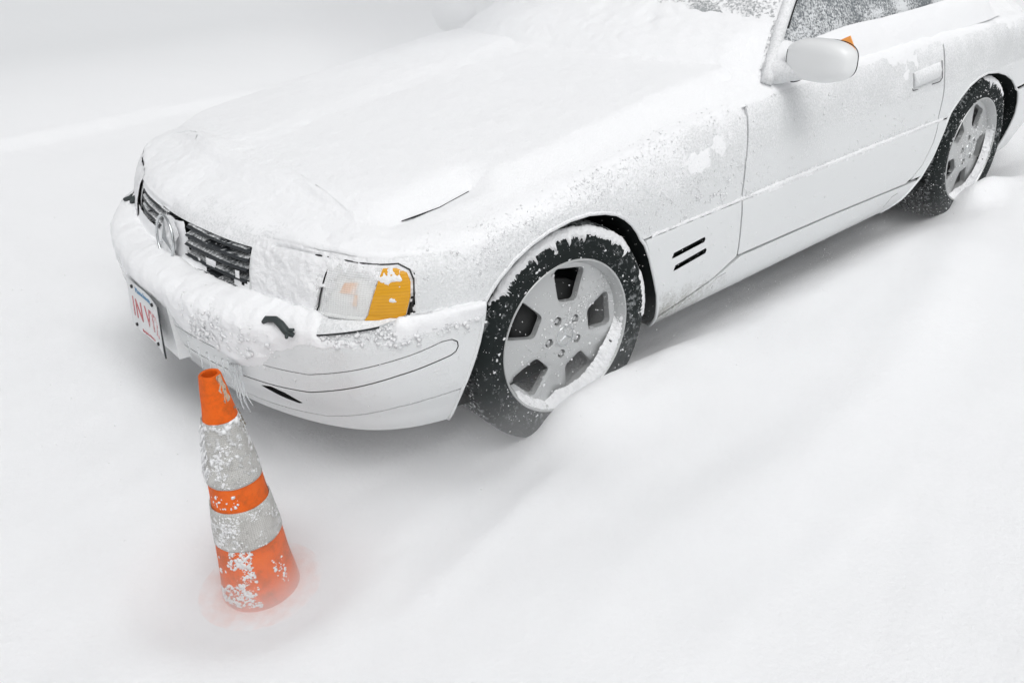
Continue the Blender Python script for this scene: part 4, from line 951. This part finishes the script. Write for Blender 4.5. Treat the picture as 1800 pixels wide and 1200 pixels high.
def wheel_specks(root, n, seed, hub=False):
    rng = np.random.default_rng(seed); C_ = []; Rr = []; Nn = []
    for _ in range(n):
        a = rng.uniform(0, 2*math.pi); z = rng.random()
        if z < .45:
            r = rng.uniform(.03, .205) if not hub else abs(rng.normal(0, .07))+.01; y = -.083-.017*(1-float(sstep(.03, .2, r)))-.001
            # keep to the spokes
            ph = {True: math.radians(25), False: math.radians(12)}[hub]; k = ((a-ph+math.pi/5) % (2*math.pi/5))-math.pi/5
            if r > .098 and abs(r*math.sin(k)) < .036+.2*(r-.098): continue
            rad = .0008+.0042*rng.random()**4
        else:
            r = rng.uniform(.232, .315); y = float(np.interp(r, [.228, .25, .27, .297, .3185], [-.113, -.1185, -.1215, -.115, -.0975]))-.0005; rad = .0006+.0040*rng.random()**6
        C_.append((r*math.sin(a), y, r*math.cos(a))); Rr.append(rad); Nn.append((0, -1, 0))
    clumps('wheel_specks', C_, Rr, root, normals=Nn)
wheel_specks(w_fl, 620, 5); wheel_specks(w_rl, 760, 6, True)
# specks on the tread facing forwards (the blown side)
for root, n in ((w_fl, 500), (w_rl, 650)):
    a = np.radians(RNG.uniform(205, 330, n)); y = RNG.uniform(-.11, .10, n); r = np.where(np.abs(y) < .088, .325, .312)
    clumps('tread_specks', np.stack([r*np.sin(a), y, r*np.cos(a)], -1), .0006+.0030*RNG.random(n)**3, root, normals=np.stack([np.sin(a), 0*a, np.cos(a)], -1))

# ------------------------------------------------------------------ THE TRAFFIC CONE
mat_orange = M('cone_orange', (.74, .12, .008), .6, spec=.25)
_n = noise_node(mat_orange, 16, 6, .7); _m = noise_node(mat_orange, 70, 4, .7)
_v = math_node(mat_orange, 'ADD', math_node(mat_orange, 'MULTIPLY', _n.outputs[0], .65), math_node(mat_orange, 'MULTIPLY', _m.outputs[0], .35))
_r = ramp(mat_orange, _v, [(.32, (.16, .04, .014)), (.40, (.54, .10, .012)), (.52, (.75, .122, .008)), (.66, (.78, .15, .015))])
mat_orange.node_tree.links.new(_r.outputs[0], mat_orange.node_tree.nodes['Principled BSDF'].inputs['Base Color']); bump(mat_orange, _m.outputs[0], .25, .004)
mat_col = M('reflective_sleeve', (.56, .56, .53), .5)
nt_ = mat_col.node_tree
_tc = N(mat_col, 'ShaderNodeTexCoord'); _mp = N(mat_col, 'ShaderNodeMapping'); _mp.inputs['Scale'].default_value = (1, 1, 1); nt_.links.new(_tc.outputs['UV'], _mp.inputs[0])
_vo = N(mat_col, 'ShaderNodeTexVoronoi', feature='DISTANCE_TO_EDGE'); _vo.inputs['Scale'].default_value = 1.; _vo.inputs['Randomness'].default_value = .45
_mp.inputs['Scale'].default_value = (92, 56, 1); nt_.links.new(_mp.outputs[0], _vo.inputs['Vector'])
_cell = N(mat_col, 'ShaderNodeMapRange'); _cell.inputs[1].default_value = .02; _cell.inputs[2].default_value = .12; nt_.links.new(_vo.outputs[0], _cell.inputs[0])
_n = noise_node(mat_col, 22, 6, .72, vec=_tc.outputs['Object']); _n3 = noise_node(mat_col, 60, 5, .7, vec=_tc.outputs['Object'])
_base = ramp(mat_col, math_node(mat_col, 'MULTIPLY', math_node(mat_col, 'ADD', math_node(mat_col, 'MULTIPLY', _cell.outputs[0], .5), .5), math_node(mat_col, 'ADD', math_node(mat_col, 'MULTIPLY', _n.outputs[0], .8), .25)), [(.20, (.13, .12, .11)), (.44, (.38, .37, .35)), (.75, (.60, .60, .58))])
dusted(mat_col, _base.outputs[0], .52, .66, 60, amp=.003, up=.0)
cb = Vector((-.981, -.843, .018)); cone = tag(empty('traffic_cone', cb), 'orange traffic cone with two snow-crusted white sleeves, standing in front of the car', 'traffic cone')
RP = [(-.030, .0945), (0, .0895), (.03, .0865), (.08, .0805), (.156, .074), (.264, .0625), (.317, .0575), (.476, .036), (.574, .0225)]
def cr(h): return pchip([a for a, b in RP], [b for a, b in RP], np.array([h]))[0]
def lathe(name, prof, seg, mat, parent, wob=0., seed=0, uv=False):
    V = []; m = len(prof)
    for i in range(seg):
        a = 2*math.pi*i/seg
        for (r, z) in prof:
            d = wob*float(vnoise(np.array([math.sin(a)*3+seed, math.cos(a)*3, z*22]))); V.append(((r+d)*math.cos(a), (r+d)*math.sin(a), z))
    Fc = [(i*m+j, ((i+1) % seg)*m+j, ((i+1) % seg)*m+j+1, i*m+j+1) for i in range(seg) for j in range(m-1)]
    o = mesh_obj(name, V, Fc, mat, parent)
    if uv:
        l = o.data.uv_layers.new(name='uv'); zs = [z for r, z in prof]; z0, z1 = min(zs), max(zs)
        for p_ in o.data.polygons:
            i = p_.index//(m-1)
            for li in p_.loop_indices:
                v = o.data.loops[li].vertex_index; ii = v//m; u = ii/seg if not (i == seg-1 and ii == 0) else 1.; l.data[li].uv = (u, (o.data.vertices[v].co.z-z0)/.25)
    return o
hs_ = list(np.linspace(-.030, .570, 62)); pr = [(float(cr(h)), h) for h in hs_]+[(.0228, .573), (.0215, .5765), (.0185, .5775), (.0155, .576), (.0148, .570), (.0165, .52), (.03, .40), (.05, .3)]
body = sharp(lathe('cone_body', pr, 96, mat_orange, cone, .0009), 50)
for (h0, h1, k) in ((.322, .474, 1), (.164, .262, 2)):
    hh = np.linspace(h0, h1, 26); pr = [(float(cr(h0))+.0004, h0)]+[(float(cr(h))+.0028, h) for h in hh]+[(float(cr(h1))+.0004, h1)]
    sl = lathe('reflective_sleeve', pr, 128, mat_col, cone, .0016, 5*k, True)
    sl['label'] = 'tall upper white sleeve, wrinkled and caked with snow' if k == 1 else 'shorter lower white sleeve with snow stuck to it'
# square foot, rounded corners, just under the thin snow
V = []; Fc = []; nn_ = 48
for (z, s_) in ((-.022, 1.), (-.008, 1.0), (-.003, .985), (-.001, .95)):
    for k in range(nn_):
        a = 2*math.pi*k/nn_+math.radians(28); c_, s2 = math.cos(a), math.sin(a); r = .166/((abs(c_)**3.2+abs(s2)**3.2)**(1/3.2)); b = a; V.append((r*s_*math.cos(b), r*s_*math.sin(b), z))
for j in range(3):
    for k in range(nn_): Fc.append((j*nn_+k, j*nn_+(k+1) % nn_, (j+1)*nn_+(k+1) % nn_, (j+1)*nn_+k))
Fc += [tuple(3*nn_+k for k in range(nn_)), tuple(range(nn_))[::-1]]
mat_foot = M('dusted_orange', (.80, .165, .022), .6); _fx = N(mat_foot, 'ShaderNodeSeparateXYZ'); mat_foot.node_tree.links.new(geo_pos(mat_foot), _fx.inputs[0])
_fr = math_node(mat_foot, 'SQRT', math_node(mat_foot, 'ADD', math_node(mat_foot, 'POWER', _fx.outputs[0], 2.), math_node(mat_foot, 'POWER', _fx.outputs[1], 2.)))
_fm = N(mat_foot, 'ShaderNodeMapRange'); _fm.inputs[1].default_value = .085; _fm.inputs[2].default_value = .158; _fm.inputs[3].default_value = -.05; _fm.inputs[4].default_value = .34; mat_foot.node_tree.links.new(_fr, _fm.inputs[0])
dusted(mat_foot, (.80, .165, .022), -.1, .92, 30, amp=.001, up=.0, lift=_fm.outputs[0])
sharp(mesh_obj('cone_foot', V, Fc, mat_foot, cone), 40)
# worn patch at the lip
A0 = math.radians(-62)
V, Fc = [], []
for i in range(9):
    for j in range(13):
        h = .577-.062*j/12; a = A0+(i-4)/4*(.34+.10*math.sin(j*1.3))*(1-.4*abs(j-6)/12); r = float(cr(min(h, .574)))+.0006+.0008*math.sin(i*2.+j); V.append((r*math.cos(a), r*math.sin(a), h))
for i in range(8):
    for j in range(12): Fc.append((i*13+j, (i+1)*13+j, (i+1)*13+j+1, i*13+j+1))
mat_scar = M('scuffed_edge', (.42, .36, .28), .7); _n = noise_node(mat_scar, 90, 5, .7); _r = ramp(mat_scar, _n.outputs[0], [(.35, (.16, .10, .06)), (.5, (.52, .46, .38)), (.62, (.70, .30, .08))]); mat_scar.node_tree.links.new(_r.outputs[0], mat_scar.node_tree.nodes['Principled BSDF'].inputs['Base Color'])
mesh_obj('worn_patch', V, Fc, mat_scar, cone)
# snow lumps on the cone
def cone_clumps(n, h0, h1, a0, a1, rmax, seed, dens=.0, pw_=4, off=.002, rmin=.0008, nm='cone_snow', mat=None):
    rng = np.random.default_rng(seed); h = rng.uniform(h0, h1, n); a = np.radians(rng.uniform(a0, a1, n)); r = pchip([q[0] for q in RP], [q[1] for q in RP], h)+off
    P = np.stack([r*np.cos(a), r*np.sin(a), h], -1); k = fbm(P, 26, 3, seed) > dens; P = P[k]
    clumps(nm, P, rmin+rmax*rng.random(len(P))**pw_, cone, mat, normals=np.stack([np.cos(a), np.sin(a), 0*a], -1)[k])
# camera side of the cone is azimuth about -107 deg
cone_clumps(3600, .325, .47, -220, -20, .0030, 31, -.10, 3)
cone_clumps(2000, .166, .26, -220, -20, .0028, 32, -.08, 3)
cone_clumps(1300, .01, .162, -185, -112, .0040, 33, -.10, 3.5, .0005)
cone_clumps(700, .02, .15, -165, -118, .0044, 38, .10, 2.5, .0005)
cone_clumps(160, .03, .13, -110, -60, .0045, 34, .12, 3, .0005)
cone_clumps(40, .27, .31, -180, -110, .003, 35, .0, 2, .0005)
# ragged fringe on the windward edge of the upper sleeve, grit on the other
V = []; Fc = []
for k in range(46):
    h = RNG.uniform(.335, .465); a = math.radians(RNG.uniform(-212, -168)); r = float(cr(h))+.003; L = RNG.uniform(.006, .020)
    p0 = Vector((r*math.cos(a), r*math.sin(a), h)); d = Vector((math.cos(a)*.5, math.sin(a)*.5, -1)).normalized()
    v_, f_ = tube_vf([p0, p0+d*L*.5+Vector((0, 0, .001)), p0+d*L], [.0024, .0019, .0006], 5, len(V)); V += v_; Fc += f_
mesh_obj('rime_fringe', V, Fc, mat_clump, cone)['kind'] = 'stuff'
cone_clumps(260, .43, .497, -45, -5, .0038, 41, -.1, 2, .003, .0012, 'grit', M('dirty_ice', (.25, .22, .18), .7))

# ------------------------------------------------------------------ blowing snow near the ground and flakes in the air
def bpos(x0, x1, y0, y1, z0, z1, n):
    return np.stack([RNG.uniform(x0, x1, n), RNG.uniform(y0, y1, n), RNG.uniform(z0, z1, n)], -1)
P = np.vstack([bpos(-.6, 2.9, -1.20, -.93, .05, .80, 3600), bpos(-1.3, -.9, -1.0, .6, .1, .8, 250)])
o = clumps('falling_snow', P, .0004+.0011*RNG.random(len(P))**3, None); tag(o, 'fine snowflakes blowing through the air around the car', kind='stuff')
def fog_box(name, x0, x1, y0, y1, z0, z1):
    V = [(x, y, z) for x in (x0, x1) for y in (y0, y1) for z in (z0, z1)]; Fc = [(0, 1, 3, 2), (4, 6, 7, 5), (0, 4, 5, 1), (2, 3, 7, 6), (0, 2, 6, 4), (1, 5, 7, 3)]
    m = bpy.data.materials.new(name); m.use_nodes = True; nt = m.node_tree; nt.nodes.clear(); out = nt.nodes.new('ShaderNodeOutputMaterial'); pv = nt.nodes.new('ShaderNodeVolumePrincipled')
    pv.inputs['Color'].default_value = (.97, .975, .98, 1); pv.inputs['Anisotropy'].default_value = .2; nt.links.new(pv.outputs[0], out.inputs['Volume'])
    tc = nt.nodes.new('ShaderNodeTexCoord'); sx = nt.nodes.new('ShaderNodeSeparateXYZ'); nt.links.new(tc.outputs['Object'], sx.inputs[0])
    def mn(op, a, b=None, c=None, clamp=False):
        n = nt.nodes.new('ShaderNodeMath'); n.operation = op; n.use_clamp = clamp
        for i, v in enumerate((a, b, c)):
            if v is None: continue
            if isinstance(v, (int, float)): n.inputs[i].default_value = v
            else: nt.links.new(v, n.inputs[i])
        return n.outputs[0]
    X, Y, Z = sx.outputs
    def gauss(cx, cy, sx_, sy_):
        a = mn('POWER', mn('DIVIDE', mn('ABSOLUTE', mn('SUBTRACT', X, cx)), sx_), 2.); b = mn('POWER', mn('DIVIDE', mn('ABSOLUTE', mn('SUBTRACT', Y, cy)), sy_), 2.)
        return mn('EXPONENT', mn('MULTIPLY', mn('ADD', a, b), -1.))
    def fall(z0_, h): return mn('EXPONENT', mn('MULTIPLY', mn('MAXIMUM', mn('SUBTRACT', Z, z0_), 0.), -1./h))
    mp = nt.nodes.new('ShaderNodeMapping'); mp.inputs['Scale'].default_value = (3.0, 9.0, 14.0); mp.inputs['Rotation'].default_value = (0, 0, .5); nt.links.new(tc.outputs['Object'], mp.inputs[0])
    nz = nt.nodes.new('ShaderNodeTexNoise'); nz.inputs['Scale'].default_value = 1.; nz.inputs['Detail'].default_value = 3; nt.links.new(mp.outputs[0], nz.inputs['Vector'])
    wob = mn('MAXIMUM', mn('MULTIPLY', mn('SUBTRACT', nz.outputs[0], .30), 3.2), .15)
    d1 = mn('MULTIPLY', mn('MULTIPLY', gauss(-.99, -.88, .21, .21), fall(.04, .026)), 20.)
    d3 = mn('MULTIPLY', mn('MULTIPLY', gauss(-.99, -.86, .24, .24), fall(.030, .016)), 42.)
    d2 = mn('MULTIPLY', mn('MULTIPLY', mn('MULTIPLY', fall(.05, .10), wob), mn('ADD', gauss(-.25, -.95, 1.0, .9), .18)), 3.6)
    nt.links.new(mn('ADD', mn('ADD', d1, d3), d2), pv.inputs['Density'])
    me = bpy.data.meshes.new(name); me.from_pydata(V, [], Fc); me.materials.append(m); o = bpy.data.objects.new(name, me); link(o); return o
fg = fog_box('blowing_snow', -1.7, 3.4, -1.75, .9, -.02, .40); tag(fg, 'low veil of wind-blown snow drifting past the wheels and the cone', kind='stuff')

def plume(name, c, r, dens):
    V, Fc = superq(c, r, 0, .8, 32, 16); m = bpy.data.materials.new(name); m.use_nodes = True; nt = m.node_tree; nt.nodes.clear()
    out = nt.nodes.new('ShaderNodeOutputMaterial'); pv = nt.nodes.new('ShaderNodeVolumePrincipled'); pv.inputs['Color'].default_value = (.98, .985, .99, 1); pv.inputs['Anisotropy'].default_value = .2; nt.links.new(pv.outputs[0], out.inputs['Volume'])
    tc = nt.nodes.new('ShaderNodeTexCoord'); sub = nt.nodes.new('ShaderNodeVectorMath'); sub.operation = 'SUBTRACT'; sub.inputs[1].default_value = c; nt.links.new(tc.outputs['Object'], sub.inputs[0])
    dv = nt.nodes.new('ShaderNodeVectorMath'); dv.operation = 'DIVIDE'; dv.inputs[1].default_value = r; nt.links.new(sub.outputs[0], dv.inputs[0]); ln = nt.nodes.new('ShaderNodeVectorMath'); ln.operation = 'LENGTH'; nt.links.new(dv.outputs[0], ln.inputs[0])
    nz = nt.nodes.new('ShaderNodeTexNoise'); nz.inputs['Scale'].default_value = 3.; nz.inputs['Detail'].default_value = 3; nt.links.new(tc.outputs['Object'], nz.inputs['Vector'])
    mr = nt.nodes.new('ShaderNodeMapRange'); mr.interpolation_type = 'SMOOTHSTEP'; mr.inputs[1].default_value = .95; mr.inputs[2].default_value = .1; mr.inputs[4].default_value = dens; nt.links.new(ln.outputs['Value'], mr.inputs[0])
    mu = nt.nodes.new('ShaderNodeMath'); mu.operation = 'MULTIPLY'; nt.links.new(mr.outputs[0], mu.inputs[0]); nt.links.new(nz.outputs[0], mu.inputs[1]); nt.links.new(mu.outputs[0], pv.inputs['Density'])
    return mesh_obj(name, V, Fc, m)
tag(plume('snow_plume', (1.0, .75, 1.05), (1.15, .95, .42), 5.0), 'cloud of snow blowing off the bonnet across the windscreen', kind='stuff')
